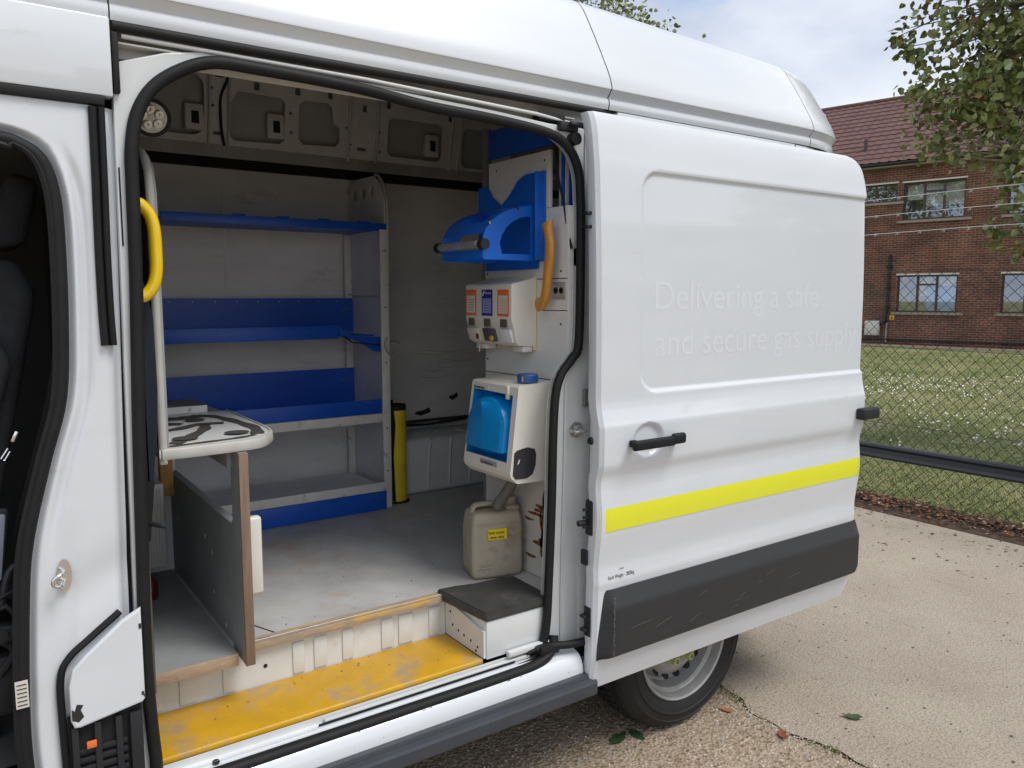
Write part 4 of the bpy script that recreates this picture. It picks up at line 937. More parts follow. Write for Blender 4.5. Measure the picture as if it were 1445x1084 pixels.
pyd('patch_tear', [(1.437, .0852, 1.113), (1.446, .0852, 1.118), (1.449, .0852, 1.130), (1.443, .0852, 1.128), (1.441, .0852, 1.12)], [(0, 1, 2, 3, 4)], OFFW, hw)
tube('drain_hose', [(1.515, .20, 1.05), (1.50, .22, 1.0), (1.485, .25, .955), (1.478, .262, .93)], .019, mat('ribbed grey hose', (.12, .12, .11), .6, var=.3, vscale=60), hw, sm=4, seg=12)
# jerrycan
jc = empty('jerrycan', (1.47, .335, .678), label='grimy translucent plastic jerrycan with a yellow sticker on the van floor', cat='jerrycan')
JR = R(-14)
def jx(bm): bmesh.ops.rotate(bm, cent=(0, 0, 0), matrix=Matrix.Rotation(JR, 3, 'Z'), verts=bm.verts); bmesh.ops.scale(bm, vec=(.92, .92, 1.04), verts=bm.verts); bmesh.ops.translate(bm, vec=(1.495, .315, .679), verts=bm.verts)
bm = bmesh.new(); bbox(bm, -.102, .102, -.07, .07, 0, .225, 0)
bmesh.ops.subdivide_edges(bm, edges=[e for e in bm.edges], cuts=6, use_grid_fill=True)
for v in bm.verts:
    x, y, z = v.co; k = 1 - .10 * sstep(.17, .225, z) - .05 * sstep(.03, 0, z)
    def rc(a, lim, o_, lo): return a
    v.co = Vector((x * k, y * k + .004 * math.cos(x * 30) * (1 if y > 0 else -1), z))
jx(bm); jb = frombm('can_body', bm, CANM, jc, smooth=179)
bv = jb.modifiers.new('round', 'BEVEL'); bv.width = .020; bv.segments = 4; bv.limit_method = 'ANGLE'; bv.angle_limit = R(50)
bm = bmesh.new(); tube('', [(-.083, 0, .215), (-.078, 0, .232), (-.060, 0, .241), (.0, 0, .241), (.018, 0, .232), (.026, 0, .212)], 1, None, bm=bm, sm=4, seg=10, flat=(.020, .009)); jx(bm); frombm('can_handle', bm, CANM, jc, smooth=60)
bm = bmesh.new(); bbox(bm, .04, .098, -.045, .045, .215, .238, .012, 3); jx(bm); frombm('can_shoulder', bm, CANM, jc, smooth=50)
bm = bmesh.new(); tube('', [(.072, 0, .225), (.072, 0, .262)], .024, None, bm=bm, seg=20); jx(bm); frombm('can_neck', bm, CANM, jc, smooth=50)
for z in (.038, .185):
    bm = bmesh.new(); bbox(bm, -.085, .085, -.0735, -.071, z, z + .004, .001); jx(bm); frombm('can_moulding_line', bm, CANM, jc, smooth=50)
bm = bmesh.new(); bbox(bm, -.045, .030, -.0775, -.0765, .135, .172, 0); jx(bm); sl = frombm('sticker', bm, LABY, jc)
JM = Matrix.Translation((1.495, .315, .6845)) @ Matrix.Rotation(JR, 4, 'Z') @ Matrix.Translation((0, -.0722, 0)) @ AX['Y']
text('sticker_lettering', 'Sink waste', .0135, Matrix.Translation(JM.to_translation()) @ JM.to_3x3().to_4x4() @ Matrix.Translation((-.040, .1565, 0)), INK, sl)
text('sticker_lettering', '- drain daily', .0125, Matrix.Translation(JM.to_translation()) @ JM.to_3x3().to_4x4() @ Matrix.Translation((-.042, .1405, 0)), INK, sl)
# rubber mat
rm = empty('rubber_step_mat', (1.37, .1, .655), label='scuffed black rubber mat lying on the step box by the jerrycan', cat='mat')
MP = [(1.205, -.075), (1.52, -.045), (1.535, .02), (1.54, .20), (1.50, .235), (1.44, .215), (1.36, .225), (1.28, .262), (1.235, .262)]
MP = [(1.235, .255), (1.262, .006), (1.51, .006), (1.515, .04), (1.515, .215), (1.47, .228), (1.41, .220), (1.36, .228), (1.30, .248)]
vs = [(x, y, .660) for x, y in MP] + [(x, y, .688 + (.006 if y > .2 else 0)) for x, y in MP]
k = len(MP)
bm = bmesh.new(); V_ = [bm.verts.new(v) for v in vs]; bm.faces.new(V_[:k][::-1]); bm.faces.new(V_[k:])
for i in range(k): bm.faces.new((V_[i], V_[(i + 1) % k], V_[k + (i + 1) % k], V_[k + i]))
bmesh.ops.bevel(bm, geom=bm.edges[:], offset=.004, segments=2, affect='EDGES')
frombm('mat_slab', bm, MATB, rm, smooth=40)

# ============================================================ THE SETTING
def ground_mat(name, kind):
    m = bpy.data.materials.new(name); m.use_nodes = True; t = m.node_tree; n = t.nodes; l = t.links; b = n['Principled BSDF']
    g = n.new('ShaderNodeTexCoord'); V = g.outputs['Object']
    def noise(s, d=8, r=.6, vec=V):
        x = n.new('ShaderNodeTexNoise'); x.inputs['Scale'].default_value = s; x.inputs['Detail'].default_value = d; x.inputs['Roughness'].default_value = r; l.new(vec, x.inputs['Vector']); return x.outputs['Fac']
    def ramp(f, els):
        r = n.new('ShaderNodeValToRGB')
        while len(r.color_ramp.elements) < len(els): r.color_ramp.elements.new(.5)
        for e, (p, c) in zip(r.color_ramp.elements, els): e.position = p; e.color = (*c, 1)
        l.new(f, r.inputs[0]); return r.outputs[0]
    def mix(f, a, c, mode='MIX', fac=None):
        x = n.new('ShaderNodeMixRGB'); x.blend_type = mode
        if f is not None: l.new(f, x.inputs[0])
        else: x.inputs[0].default_value = fac
        l.new(a, x.inputs[1]); l.new(c, x.inputs[2]); return x.outputs[0]
    b.inputs['Roughness'].default_value = .9; b.inputs['Specular IOR Level'].default_value = .25
    bp = n.new('ShaderNodeBump'); bp.inputs['Distance'].default_value = .01
    if kind == 'aggregate':
        vo = n.new('ShaderNodeTexVoronoi'); vo.inputs['Scale'].default_value = 75; l.new(V, vo.inputs['Vector'])
        col = ramp(vo.outputs['Color'], [(0, (.08, .055, .035)), (.3, (.30, .23, .155)), (.55, (.48, .39, .29)), (.8, (.20, .11, .06)), (1, (.66, .61, .54))])
        v2 = n.new('ShaderNodeTexVoronoi'); v2.inputs['Scale'].default_value = 190; l.new(V, v2.inputs['Vector'])
        c2 = ramp(v2.outputs['Color'], [(0, (.16, .11, .07)), (.5, (.40, .32, .24)), (1, (.6, .53, .43))])
        col = mix(ramp(noise(30), [(.42, (0, 0, 0)), (.58, (1, 1, 1))]), col, c2)
        col = mix(ramp(noise(2.2), [(.35, (0, 0, 0)), (.7, (.55, .55, .55))]), col, ramp(noise(60), [(.3, (.16, .12, .08)), (.7, (.36, .30, .23))]))
        l.new(col, b.inputs['Base Color']); l.new(vo.outputs['Distance'], bp.inputs['Height']); bp.inputs['Strength'].default_value = .7
    elif kind == 'concrete':
        mp_ = n.new('ShaderNodeMapping'); mp_.inputs['Rotation'].default_value = (0, 0, R(18)); mp_.inputs['Scale'].default_value = (34, 4, 1); l.new(V, mp_.inputs[0])
        br = noise(1, 6, .7, mp_.outputs[0])
        col = ramp(noise(1.4, 10, .65), [(.3, (.345, .29, .23)), (.7, (.445, .385, .31))])
        col = mix(None, col, ramp(noise(120, 4), [(.32, (.45, .42, .40)), (.5, (1.0, 1.0, 1.0)), (.7, (1.2, 1.2, 1.2))]), 'MULTIPLY', .8)
        col = mix(None, col, ramp(br, [(.30, (.70, .67, .65)), (.42, (1, 1, 1))]), 'MULTIPLY', .7)
        col = mix(ramp(noise(230, 2), [(.63, (0, 0, 0)), (.70, (.7, .7, .7))]), col, ramp(noise(40), [(.4, (.10, .075, .055)), (.6, (.55, .5, .44))]))
        l.new(col, b.inputs['Base Color'])
        ad = n.new('ShaderNodeMath'); ad.operation = 'MULTIPLY_ADD'; l.new(br, ad.inputs[0]); ad.inputs[1].default_value = .8; l.new(noise(70, 8), ad.inputs[2])
        l.new(ad.outputs[0], bp.inputs['Height']); bp.inputs['Strength'].default_value = .9
    elif kind == 'grass':
        col = ramp(noise(.9, 9, .65), [(.35, (.15, .18, .06)), (.52, (.23, .23, .10)), (.68, (.34, .30, .17))])
        col = mix(None, col, ramp(noise(30, 6), [(.3, (.5, .5, .5)), (.7, (1.3, 1.3, 1.3))]), 'MULTIPLY', .9)
        l.new(col, b.inputs['Base Color']); l.new(noise(40), bp.inputs['Height']); bp.inputs['Strength'].default_value = .8
    elif kind == 'soil':
        col = ramp(noise(18, 10, .7), [(.3, (.035, .022, .015)), (.6, (.10, .065, .045)), (.75, (.22, .13, .08))])
        l.new(col, b.inputs['Base Color']); l.new(noise(60), bp.inputs['Height']); bp.inputs['Strength'].default_value = 1
    l.new(bp.outputs[0], b.inputs['Normal']); return m
G_AGG, G_CON, G_GRS, G_SOIL = [ground_mat(n_, k_) for n_, k_ in (('exposed aggregate', 'aggregate'), ('brushed concrete', 'concrete'), ('lawn', 'grass'), ('soil', 'soil'))]
def sheet(name, pts, z, m, kind='structure'):
    me = bpy.data.meshes.new(name); tri = tessellate_polygon([[Vector((x, y, 0)) for x, y in pts]])
    me.from_pydata([(x, y, z) for x, y in pts], [], [tuple(t) for t in tri]); me.update(); me.materials.append(m)
    o = bpy.data.objects.new(name, me); COL.objects.link(o); o['kind'] = kind; reg(o, Matrix.Identity(4)); return o
sheet('terrain', [(-220, -220), (260, -220), (260, 260), (-220, 260)], -.03, G_GRS)
# yard: rough aggregate slab by the van, joint, smoother brushed slab, then litter and lawn
JT = [(2.72, 3.0), (2.62, .60)] + [(2.50 + .12 * max(0, y_) / .6 + .018 * math.sin(y_ * 9) + .008 * math.sin(y_ * 31), y_) for y_ in [.58 - .03 * i_ for i_ in range(60)]] + [(2.45, -3), (2.45, -40)]
sheet('yard_paving', [(-40, -40)] + JT[::-1] + [(2.72, 14), (-40, 14)], 0, G_AGG)
sheet('concrete_paving', [(x + .016 + .010 * math.sin(y * 13) + .006 * math.sin(y * 41), y) for x, y in JT] [::-1] + [(2.735, 14), (5.95, 14), (5.95, -40)], .001, G_CON)
sheet('joint_soil', [(2.3, -40), (2.9, -40), (2.9, 14), (2.3, 14)], -.005, G_SOIL)
sheet('verge_soil', [(5.70, -40), (6.6, -40), (6.6, 14), (5.70, 14)], .0, G_SOIL)
sheet('lawn', [(6.2, -40), (120, -40), (120, 60), (6.2, 60)], -.006 + .012, G_GRS)
verge = bpy.data.objects['verge_soil']; verge.location.z = .004

# loose leaf litter along the fence (nobody could count it)
random.seed(21)
LIT = [mat('dead leaf brown', (.16, .075, .04), .8), mat('dead leaf rust', (.30, .12, .05), .8), mat('dead leaf pale', (.42, .30, .20), .8), mat('bark dark', (.05, .03, .022), .9)]
vs, fs, mi = [], [], []
for k in range(5200):
    y = random.uniform(-1.6, 2.6); x = 6.02 + random.gauss(0, .11) - max(0, (.6 - y)) * .05
    if random.random() < .06: x = random.uniform(5.35, 6.1)
    s = random.uniform(.006, .024); a = random.uniform(0, 6.28); z = .008 + random.uniform(0, .022); t = random.uniform(-.6, .6)
    c, d = math.cos(a) * s, math.sin(a) * s; i = len(vs)
    vs += [(x - c, y - d, z), (x + d * .5, y - c * .5, z + s * t * .6), (x + c, y + d, z + s * abs(t) * .5), (x - d * .5, y + c * .5, z - s * t * .4 + .003)]
    fs.append((i, i + 1, i + 2)); fs.append((i, i + 2, i + 3)); q = random.choices((0, 1, 2, 3), (4, 2, 1, 6))[0]; mi += [q, q]
o = pyd('leaf_litter', vs, fs, LIT, mi=mi); tag(o, kind='stuff', label='brown leaf litter and bark crumbs along the foot of the wire fence', cat='leaf litter')
# pebbles worn out of the paving joint, and the rough aggregate surface
vs, fs, mi = [], [], []
PEB = [mat('pebble tan', (.36, .28, .19), .8), mat('pebble brown', (.17, .10, .06), .8), mat('pebble grey', (.33, .32, .30), .8), mat('pebble pale', (.58, .54, .48), .8)]
for k in range(9000):
    y = random.uniform(-1.3, 1.0); x = random.uniform(.6, 2.5)
    if k % 6 == 0: x = interp([(-b_, a_) for a_, b_ in JT], -y) + random.gauss(.012, .022); 
    s = random.uniform(.0025, .0065); i = len(vs); a = random.uniform(0, 3.14); c, d = math.cos(a) * s, math.sin(a) * s; f_ = random.uniform(.6, 1)
    vs += [(x - c, y - d, 0), (x + d * f_, y - c * f_, 0), (x + c, y + d, 0), (x - d * f_, y + c * f_, 0), (x - c * .4, y, s * .6), (x + c * .4, y + d * .3, s * .55)]
    F = [(0, 1, 4), (1, 5, 4), (1, 2, 5), (2, 3, 5), (3, 4, 5), (3, 0, 4)]; q = random.choices((0, 1, 2, 3), (5, 3, 3, 2))[0]
    for f in F: fs.append(tuple(i + j for j in f)); mi.append(q)
o = pyd('gravel', vs, fs, PEB, mi=mi); tag(o, kind='stuff', label='loose gravel worn from the rough paving under the van', cat='gravel')
vs, fs = [], []
for k in range(520):
    y = random.uniform(-2.2, 1.6); x = random.uniform(2.55, 5.9); s = random.uniform(.002, .0065) * (1 + (x > 4.8) * .8); a = random.uniform(0, 6.28); i = len(vs)
    vs += [(x + s * math.cos(a + q * 1.57) * (1 if q % 2 else 2.0), y + s * math.sin(a + q * 1.57), .002 + (.003 if q == 1 else 0)) for q in range(4)]; fs.append((i, i + 1, i + 2, i + 3))
o = pyd('paving_grit', vs, fs, mat('dark grit', (.10, .07, .05), .9)); tag(o, kind='stuff', label='dark grit and bark crumbs blown over the smooth concrete', cat='grit')
# weeds in the joint
GRM = [mat('grass blade', (.15, .20, .055), .7), mat('dry grass blade', (.36, .33, .17), .8), mat('dark grass blade', (.10, .145, .045), .7)]
vs, fs, mi = [], [], []
def blade(x, y, z, h, w, q):
    a = random.uniform(0, 6.28); l_ = random.uniform(.2, .9) * h; b_ = random.uniform(0, 6.28); i = len(vs)
    vs.extend([(x - math.cos(a) * w, y - math.sin(a) * w, z), (x + math.cos(a) * w, y + math.sin(a) * w, z), (x + math.cos(b_) * l_, y + math.sin(b_) * l_, z + h)]); fs.append((i, i + 1, i + 2)); mi.append(q)
for (y0, y1, n_, hh) in ((.02, .16, 160, .02), (-.12, .02, 90, .014), (-.42, -.30, 120, .022), (-.75, -.45, 90, .012)):
    for k in range(n_):
        y = random.uniform(y0, y1); xx = interp([(-b_, a_) for a_, b_ in JT], -y); blade(xx + random.gauss(0, .018), y, -.004, random.uniform(.4, 1) * hh, .0022, random.choice((0, 0, 1, 2)))
o = pyd('joint_weeds', vs, fs, GRM, mi=mi); tag(o, kind='stuff', label='small green weeds growing in the joint between the concrete slabs', cat='weeds')
# lawn grass, denser near the fence, and the daisies in it
vs, fs, mi = [], [], []
def patch(x, y): return math.sin(x * 1.1 + 1.3 * math.sin(y * .8)) + math.sin(y * 1.7 + x * .5) + .6 * math.sin(x * 3.1 - y * 2.2)
for k in range(150000):
    d = 6.2 + 20 * random.random() ** 2.0; a = R(random.uniform(54, 84)) ; x = d * math.sin(a); y = -1.93 + d * math.cos(a)
    if x < 6.12: continue
    q = random.choices((0, 1, 2), (5, 4, 1) if patch(x, y) > 0.2 else (5, 1, 4))[0]
    blade(x, y, 0, random.uniform(.010, .028) * (1 + .03 * d), .0022 * (1 + d * .16), q)
o = pyd('lawn_grass', vs, fs, GRM, mi=mi); tag(o, kind='stuff', label='rough patchy lawn grass behind the wire fence', cat='grass')
vs, fs = [], []
for k in range(2600):
    d = 9 + 11 * random.random(); a = R(random.uniform(54, 84)); x = d * math.sin(a); y = -1.93 + d * math.cos(a)
    if patch(x * .8 + 2, y * .8) + random.uniform(-1.2, 1.2) < .5: continue
    s = random.uniform(.009, .018); z = random.uniform(.04, .07); i = len(vs)
    vs += [(x + s * math.cos(j * 1.047), y + s * math.sin(j * 1.047), z + .004 * math.cos(j)) for j in range(6)]; fs.append(tuple(range(i, i + 6)))
    i = len(vs); vs += [(x - s * .7, y, z - .01), (x + s * .7, y, z - .01), (x + s * .7, y, z + s * .9), (x - s * .7, y, z + s * .9)]; fs.append((i, i + 1, i + 2, i + 3))
o = pyd('daisies', vs, fs, mat('daisy petals', (.75, .75, .70), .7)); tag(o, kind='stuff', label='white daisies scattered through the lawn behind the fence', cat='flowers')
# single fallen leaves one can point at
def fallen(name, x, y, s, rz, col, label, curl=.3, twin=False):
    vs, fs = [], []
    def leaf(cx, cy, rr, s):
        n_ = 9; i0 = len(vs)
        for i in range(n_):
            t = i / (n_ - 1); w = s * .34 * math.sin(math.pi * t ** .8) * (1 + .25 * math.cos(i * 2.6)); px = (t - .5) * s * 1.5; zz = .004 + curl * s * (t - .5) ** 2 * 1.6
            for sgn in (-1, 0, 1):
                qx, qy = px, w * sgn; vs.append((cx + qx * math.cos(rr) - qy * math.sin(rr), cy + qx * math.sin(rr) + qy * math.cos(rr), zz + abs(sgn) * curl * w * .7))
        for i in range(n_ - 1):
            for j in (0, 1): a = i0 + i * 3 + j; fs.append((a, a + 1, a + 4, a + 3))
    leaf(x, y, rz, s)
    if twin: leaf(x + s * 1.05, y - s * .35, rz - 1.9, s * .85)
    o = pyd(name, vs, fs, mat(label[:20], col, .6, var=.3, vscale=40), smooth=60); tag(o, label, 'leaf'); return o
fallen('fallen_leaf', 1.93, .12, .07, .3, (.03, .08, .025), 'pair of dark green leaves lying on the rough paving below the tyre', .15, True)
fallen('fallen_leaf', 2.78, -.30, .055, 2.2, (.05, .09, .03), 'small curled dark green leaf on the smooth concrete beyond the door', .5)
fallen('fallen_leaf', 2.45, -.22, .05, .9, (.24, .07, .04), 'red brown leaf on the concrete nearest the tyre, right of the joint', .4)
fallen('fallen_leaf', 2.42, .02, .04, 1.9, (.42, .16, .07), 'orange brown leaf lying in the weedy joint beside the tyre', .4)
fallen('fallen_leaf', 3.62, -.63, .045, 2.0, (.32, .11, .06), 'rust coloured leaf far out on the open concrete at the right', .4)

# ============================================================ wire fence
fe = empty('wire_fence', (6.15, 1.5, 0), label='black chain link fence with pale strands of wire along its top', cat='fence')
bm = bmesh.new()
Y0, Y1, H, P_ = -4.0, 7.0, 1.86, .094
def wire(bm, a, b, r=.0025):
    a = Vector(a); b = Vector(b); t = (b - a).normalized(); u = Vector((1, 0, 0)); v = t.cross(u)
    A = [bm.verts.new(a + (u * math.cos(q) + v * math.sin(q)) * r) for q in (0, 2.1, 4.2)]; B = [bm.verts.new(b + (u * math.cos(q) + v * math.sin(q)) * r) for q in (0, 2.1, 4.2)]
    for i in range(3): bm.faces.new((A[i], A[(i + 1) % 3], B[(i + 1) % 3], B[i]))
random.seed(5)
k = Y0 - H
while k < Y1:
    j = random.uniform(-.003, .003)
    for sgn in (1, -1):
        pts = []
        for q in range(5):
            z = .03 + (H - .03) * q / 4; y = k + j + (z if sgn > 0 else H - z); pts.append((6.15 + sgn * .002 + .012 * math.sin(y * 1.9 + z * 2), y, z))
        for a, b in zip(pts, pts[1:]):
            if Y0 <= (a[1] + b[1]) / 2 <= Y1: wire(bm, a, b)
    k += P_
o = frombm('chain_link_mesh', bm, mat('black coated wire', (.035, .035, .03), .5), fe)
o['kind'] = 'stuff'
for z in (.62, 1.24, 1.845): tube('tension_wire', [(6.146, Y0, z), (6.146, Y1, z)], .0022, MATS['black coated wire'], fe, seg=5)
for z in (2.145, 2.29, 2.42):
    tube('top_wire', [(6.15, Y0 + i * .5, z + .01 * math.sin(i * .8)) for i in range(23)], .0028, mat('weathered wire', (.42, .46, .42), .5), fe, seg=5)
    bm = bmesh.new()
    for i in range(60):
        y = Y0 + .1 + i * .18; tube('', [(6.138, y - .012, z - .012), (6.16, y + .012, z + .012)], .0018, None, bm=bm, seg=4); tube('', [(6.16, y - .012, z + .012), (6.138, y + .012, z - .012)], .0018, None, bm=bm, seg=4)
    o = frombm('wire_barbs', bm, MATS['weathered wire'], fe); o['kind'] = 'stuff'
for y in (-3.9, -.95, 2.2, 5.2):
    box('fence_post', 6.17, 6.22, y, y + .05, -.1, 2.5, PLAST, fe, bev=.004)
xs = [(6.10, .33), (6.075, .336), (6.07, .352), (6.085, .372), (6.088, .408), (6.070, .430), (6.075, .447), (6.10, .455), (6.125, .45), (6.125, .335)]
gr_ = empty('guard_rail', (6.1, 1.5, .4), label='black steel guard rail running low in front of the wire fence', cat='rail')
bm = bmesh.new(); A = [bm.verts.new((x, -4.0, z)) for x, z in xs]; B = [bm.verts.new((x, 7.0, z)) for x, z in xs]; kk = len(xs)
bm.faces.new(A); bm.faces.new(B[::-1])
for i in range(kk): bm.faces.new((A[i], A[(i + 1) % kk], B[(i + 1) % kk], B[i]))
frombm('rail_beam', bm, mat('dark rail steel', (.022, .026, .034), .42, var=.2, vscale=4), gr_, smooth=30)
for y in (-3.2, -.8, 2.4, 5.0): box('rail_post', 6.10, 6.14, y, y + .06, -.1, .40, PLAST, gr_, bev=.003)

# ============================================================ brick building (its own frame: x along the facade, y out to the yard)
bd = empty('brick_building', (26.19, 11.64, 0), R(102.1), label='two storey red brick building with a purple brown tiled roof', cat='building')
m = bpy.data.materials.new('brickwork'); m.use_nodes = True; t = m.node_tree; n = t.nodes; l = t.links; b = n['Principled BSDF']; b.inputs['Roughness'].default_value = .85
g = n.new('ShaderNodeTexCoord'); sx = n.new('ShaderNodeSeparateXYZ'); cb = n.new('ShaderNodeCombineXYZ'); l.new(g.outputs['Object'], sx.inputs[0]); l.new(sx.outputs[0], cb.inputs[0]); l.new(sx.outputs[2], cb.inputs[1])
bt = n.new('ShaderNodeTexBrick'); l.new(cb.outputs[0], bt.inputs['Vector']); bt.inputs['Scale'].default_value = 1; bt.inputs['Brick Width'].default_value = .225; bt.inputs['Row Height'].default_value = .075
bt.inputs['Mortar Size'].default_value = .0075; bt.inputs['Mortar Smooth'].default_value = .2; bt.inputs['Bias'].default_value = -.1
bt.inputs['Color1'].default_value = (.165, .056, .036, 1); bt.inputs['Color2'].default_value = (.075, .030, .024, 1); bt.inputs['Mortar'].default_value = (.27, .20, .14, 1)
nz_ = n.new('ShaderNodeTexNoise'); nz_.inputs['Scale'].default_value = 1.3; nz_.inputs['Detail'].default_value = 8; l.new(g.outputs['Object'], nz_.inputs['Vector'])
mr = n.new('ShaderNodeMapRange'); mr.inputs[1].default_value = .3; mr.inputs[2].default_value = .7; mr.inputs[3].default_value = .6; mr.inputs[4].default_value = 1.35; l.new(nz_.outputs['Fac'], mr.inputs[0])
hs = n.new('ShaderNodeHueSaturation'); l.new(bt.outputs['Color'], hs.inputs['Color']); l.new(mr.outputs[0], hs.inputs['Value']); l.new(hs.outputs[0], b.inputs['Base Color'])
bpn = n.new('ShaderNodeBump'); bpn.inputs['Strength'].default_value = .6; bpn.inputs['Distance'].default_value = .01; bpn.invert = True; l.new(bt.outputs['Fac'], bpn.inputs['Height']); l.new(bpn.outputs[0], b.inputs['Normal'])
BRICK = m
WFR = mat('brown window frame', (.055, .035, .032), .5); STONE = mat('stone sill', (.30, .255, .20), .8, var=.2); LINT = mat('pale lintel', (.62, .60, .54), .7)
gm = bpy.data.materials.new('window glass'); gm.use_nodes = True; t = gm.node_tree; n = t.nodes; l = t.links
for q in list(n): n.remove(q)
o_ = n.new('ShaderNodeOutputMaterial'); mx = n.new('ShaderNodeMixShader'); tr_ = n.new('ShaderNodeBsdfTransparent'); gl = n.new('ShaderNodeBsdfGlossy'); gl.inputs['Roughness'].default_value = .02; gl.inputs['Color'].default_value = (.9, .95, 1, 1); mx.inputs[0].default_value = .22
l.new(tr_.outputs[0], mx.inputs[1]); l.new(gl.outputs[0], mx.inputs[2]); l.new(mx.outputs[0], o_.inputs[0]); GLASS = gm
WINS = [(-1.03, .82, 4.15, 5.37, 3), (1.02, 2.62, 4.79, 5.39, 2), (-.95, .87, 1.12, 2.34, 3), (-4.02, -2.19, 1.12, 2.34, 3), (-4.05, -2.2, 4.15, 5.37, 3), (-7.4, -5.6, 4.15, 5.37, 3), (-7.4, -5.6, 1.12, 2.34, 3), (4.4, 6.2, 4.15, 5.37, 3), (4.4, 6.2, 1.12, 2.34, 3)]
plate('facade_wall', [(-10, -.1), (12, -.1), (12, 5.98), (-10, 5.98)], [[(a, c), (b_, c), (b_, d), (a, d)] for a, b_, c, d, _ in WINS], 'Y', -.12, .24, BRICK, bd, bev=.001, local=True)
box('gable_wall', -10.1, -9.9, -8, 0, -.1, 5.98, BRICK, bd, local=True); box('gable_wall', 11.9, 12.1, -8, 0, -.1, 5.98, BRICK, bd, local=True); box('rear_wall', -10, 12, -8.1, -7.9, -.1, 5.98, BRICK, bd, local=True)
INW = mat('room interior', (.16, .16, .15), .9); BLIND = mat('pale blind', (.55, .57, .55), .8); BLUEREFL = mat('blue curtain', (.05, .26, .60), .8)
for wi, (a, b_, c, d, kind_) in enumerate(WINS):
    w = box('window', a + .01, b_ - .01, -.11, -.10, c + .002, c + .045, WFR, bd, bev=0, local=True)
    def lb_(nm, x0, x1, y0, y1, z0, z1, mm, bev=.003): return box(nm, x0, x1, y0, y1, z0, z1, mm, w, bev=bev, local=False)
    # sub-parts are placed in the building's frame
    def sub(nm, x0, x1, y0, y1, z0, z1, mm):
        bmx = bmesh.new(); bbox(bmx, x0, x1, y0, y1, z0, z1, 0)
        me = bpy.data.meshes.new(nm); bmesh.ops.recalc_face_normals(bmx, faces=bmx.faces); bmx.to_mesh(me); bmx.free()
        cc = Vector(((x0 + x1) / 2, (y0 + y1) / 2, (z0 + z1) / 2)); me.transform(Matrix.Translation(-cc)); me.materials.append(mm)
        ob = bpy.data.objects.new(nm, me); COL.objects.link(ob); ob.parent = w; ob.matrix_local = WM[w.name].inverted() @ WM[bd.name] @ Matrix.Translation(cc); return ob
    f_ = .05
    sub('frame', a, a + f_, -.13, -.07, c, d, WFR); sub('frame', b_ - f_, b_, -.13, -.07, c, d, WFR); sub('frame', a + f_, b_ - f_, -.13, -.07, d - f_, d, WFR); sub('frame', a + f_, b_ - f_, -.13, -.07, c, c + f_, WFR)
    if kind_ == 3:
        w3 = (b_ - a) / 3; m1_, m2_ = a + w3 * 1.02, a + w3 * 1.98
        for q in (m1_, m2_): sub('mullion', q - .035, q + .035, -.125, -.068, c + f_, d - f_, WFR)
        sub('transom', m1_ + .035, m2_ - .035, -.125, -.068, c + (d - c) * .72, c + (d - c) * .72 + .06, WFR)
        spans = [(a + f_, m1_ - .035, c + f_, d - f_), (m1_ + .035, m2_ - .035, c + f_, c + (d - c) * .72), (m1_ + .035, m2_ - .035, c + (d - c) * .72 + .06, d - f_), (m2_ + .035, b_ - f_, c + f_, d - f_)]
    else:
        q = (a + b_) / 2 - .1; sub('mullion', q - .03, q + .03, -.125, -.068, c + f_, d - f_, WFR); spans = [(a + f_, q - .03, c + f_, d - f_), (q + .03, b_ - f_, c + f_, d - f_)]
    for s_ in spans: sub('pane', s_[0], s_[1], -.102, -.096, s_[2], s_[3], GLASS)
    sub('sill', a - .22, b_ + .14, -.05, .07, c - .085, c - .005, STONE)
    sub('lintel', a - .04, b_ + .04, -.06, .025, d + .004, d + .055, LINT)
    sub('room', a - .3, b_ + .3, -1.6, -1.55, c - .3, d + .2, INW)
    if wi in (0, 2, 3): 
        sub('blind', a + .06, a + (b_ - a) * (.66 if wi == 0 else .64), -.22, -.215, c + (d - c) * (.36 if wi == 0 else .45), d - .06, BLIND)
        if wi == 0: sub('blind', a + (b_ - a) * .67, b_ - .06, -.23, -.225, c + (d - c) * .55, d - .06, BLIND)
    if wi == 2: sub('reflection_panel', a + .10, a + (b_ - a) * .52, -.20, -.19, c + .02, c + (d - c) * .72, BLUEREFL)  # blue panel behind the glass stands in for a reflection in the pane
box('soffit', -10.2, 12.2, .0, .32, 5.92, 5.97, mat('pale soffit', (.45, .42, .36), .7), bd, local=True)
gt = [(-10.3, .36, 6.0), (12.3, .36, 6.0)]
tube('gutter', gt, .06, PLAST, bd, seg=8, local=True)
# roof: interlocking tiles, wave across, step down each course
bm_v, bm_f = [], []
ncx, nco = int(22.6 / .30 * 6), 15
def roofpt(s, k, hi):
    t_ = k / nco; return (s, .40 - 4.6 * t_, 6.02 + 3.05 * t_ + hi)
for k in range(nco):
    for (tt, hh) in ((k, .050), (k + 1.0, .012)):
        for i in range(ncx + 1):
            s = -10.4 + 22.8 * i / ncx + (k % 2) * .0; wv = .028 * (1 - abs(math.sin(math.pi * (s / .30))) ** .7 * 1.0)
            bm_v.append(roofpt(s, tt, hh + wv))
for r_ in range(2 * nco - 1):
    for i in range(ncx):
        a = r_ * (ncx + 1) + i; bm_f.append((a, a + 1, a + ncx + 2, a + ncx + 1))
TILE = mat('purple brown roof tile', (.125, .060, .052), .8, var=.3, vscale=3, dirt=(.13, .10, .09), dscale=2, damt=.3)
o = pyd('roof_tiles', bm_v, bm_f, TILE, bd, local=True); o['kind'] = 'stuff'
pyd('roof_rear_slope', [(-10.4, -4.2, 9.07), (12.4, -4.2, 9.07), (12.4, -8.6, 6.0), (-10.4, -8.6, 6.0)], [(0, 1, 2, 3)], TILE, bd, local=True)
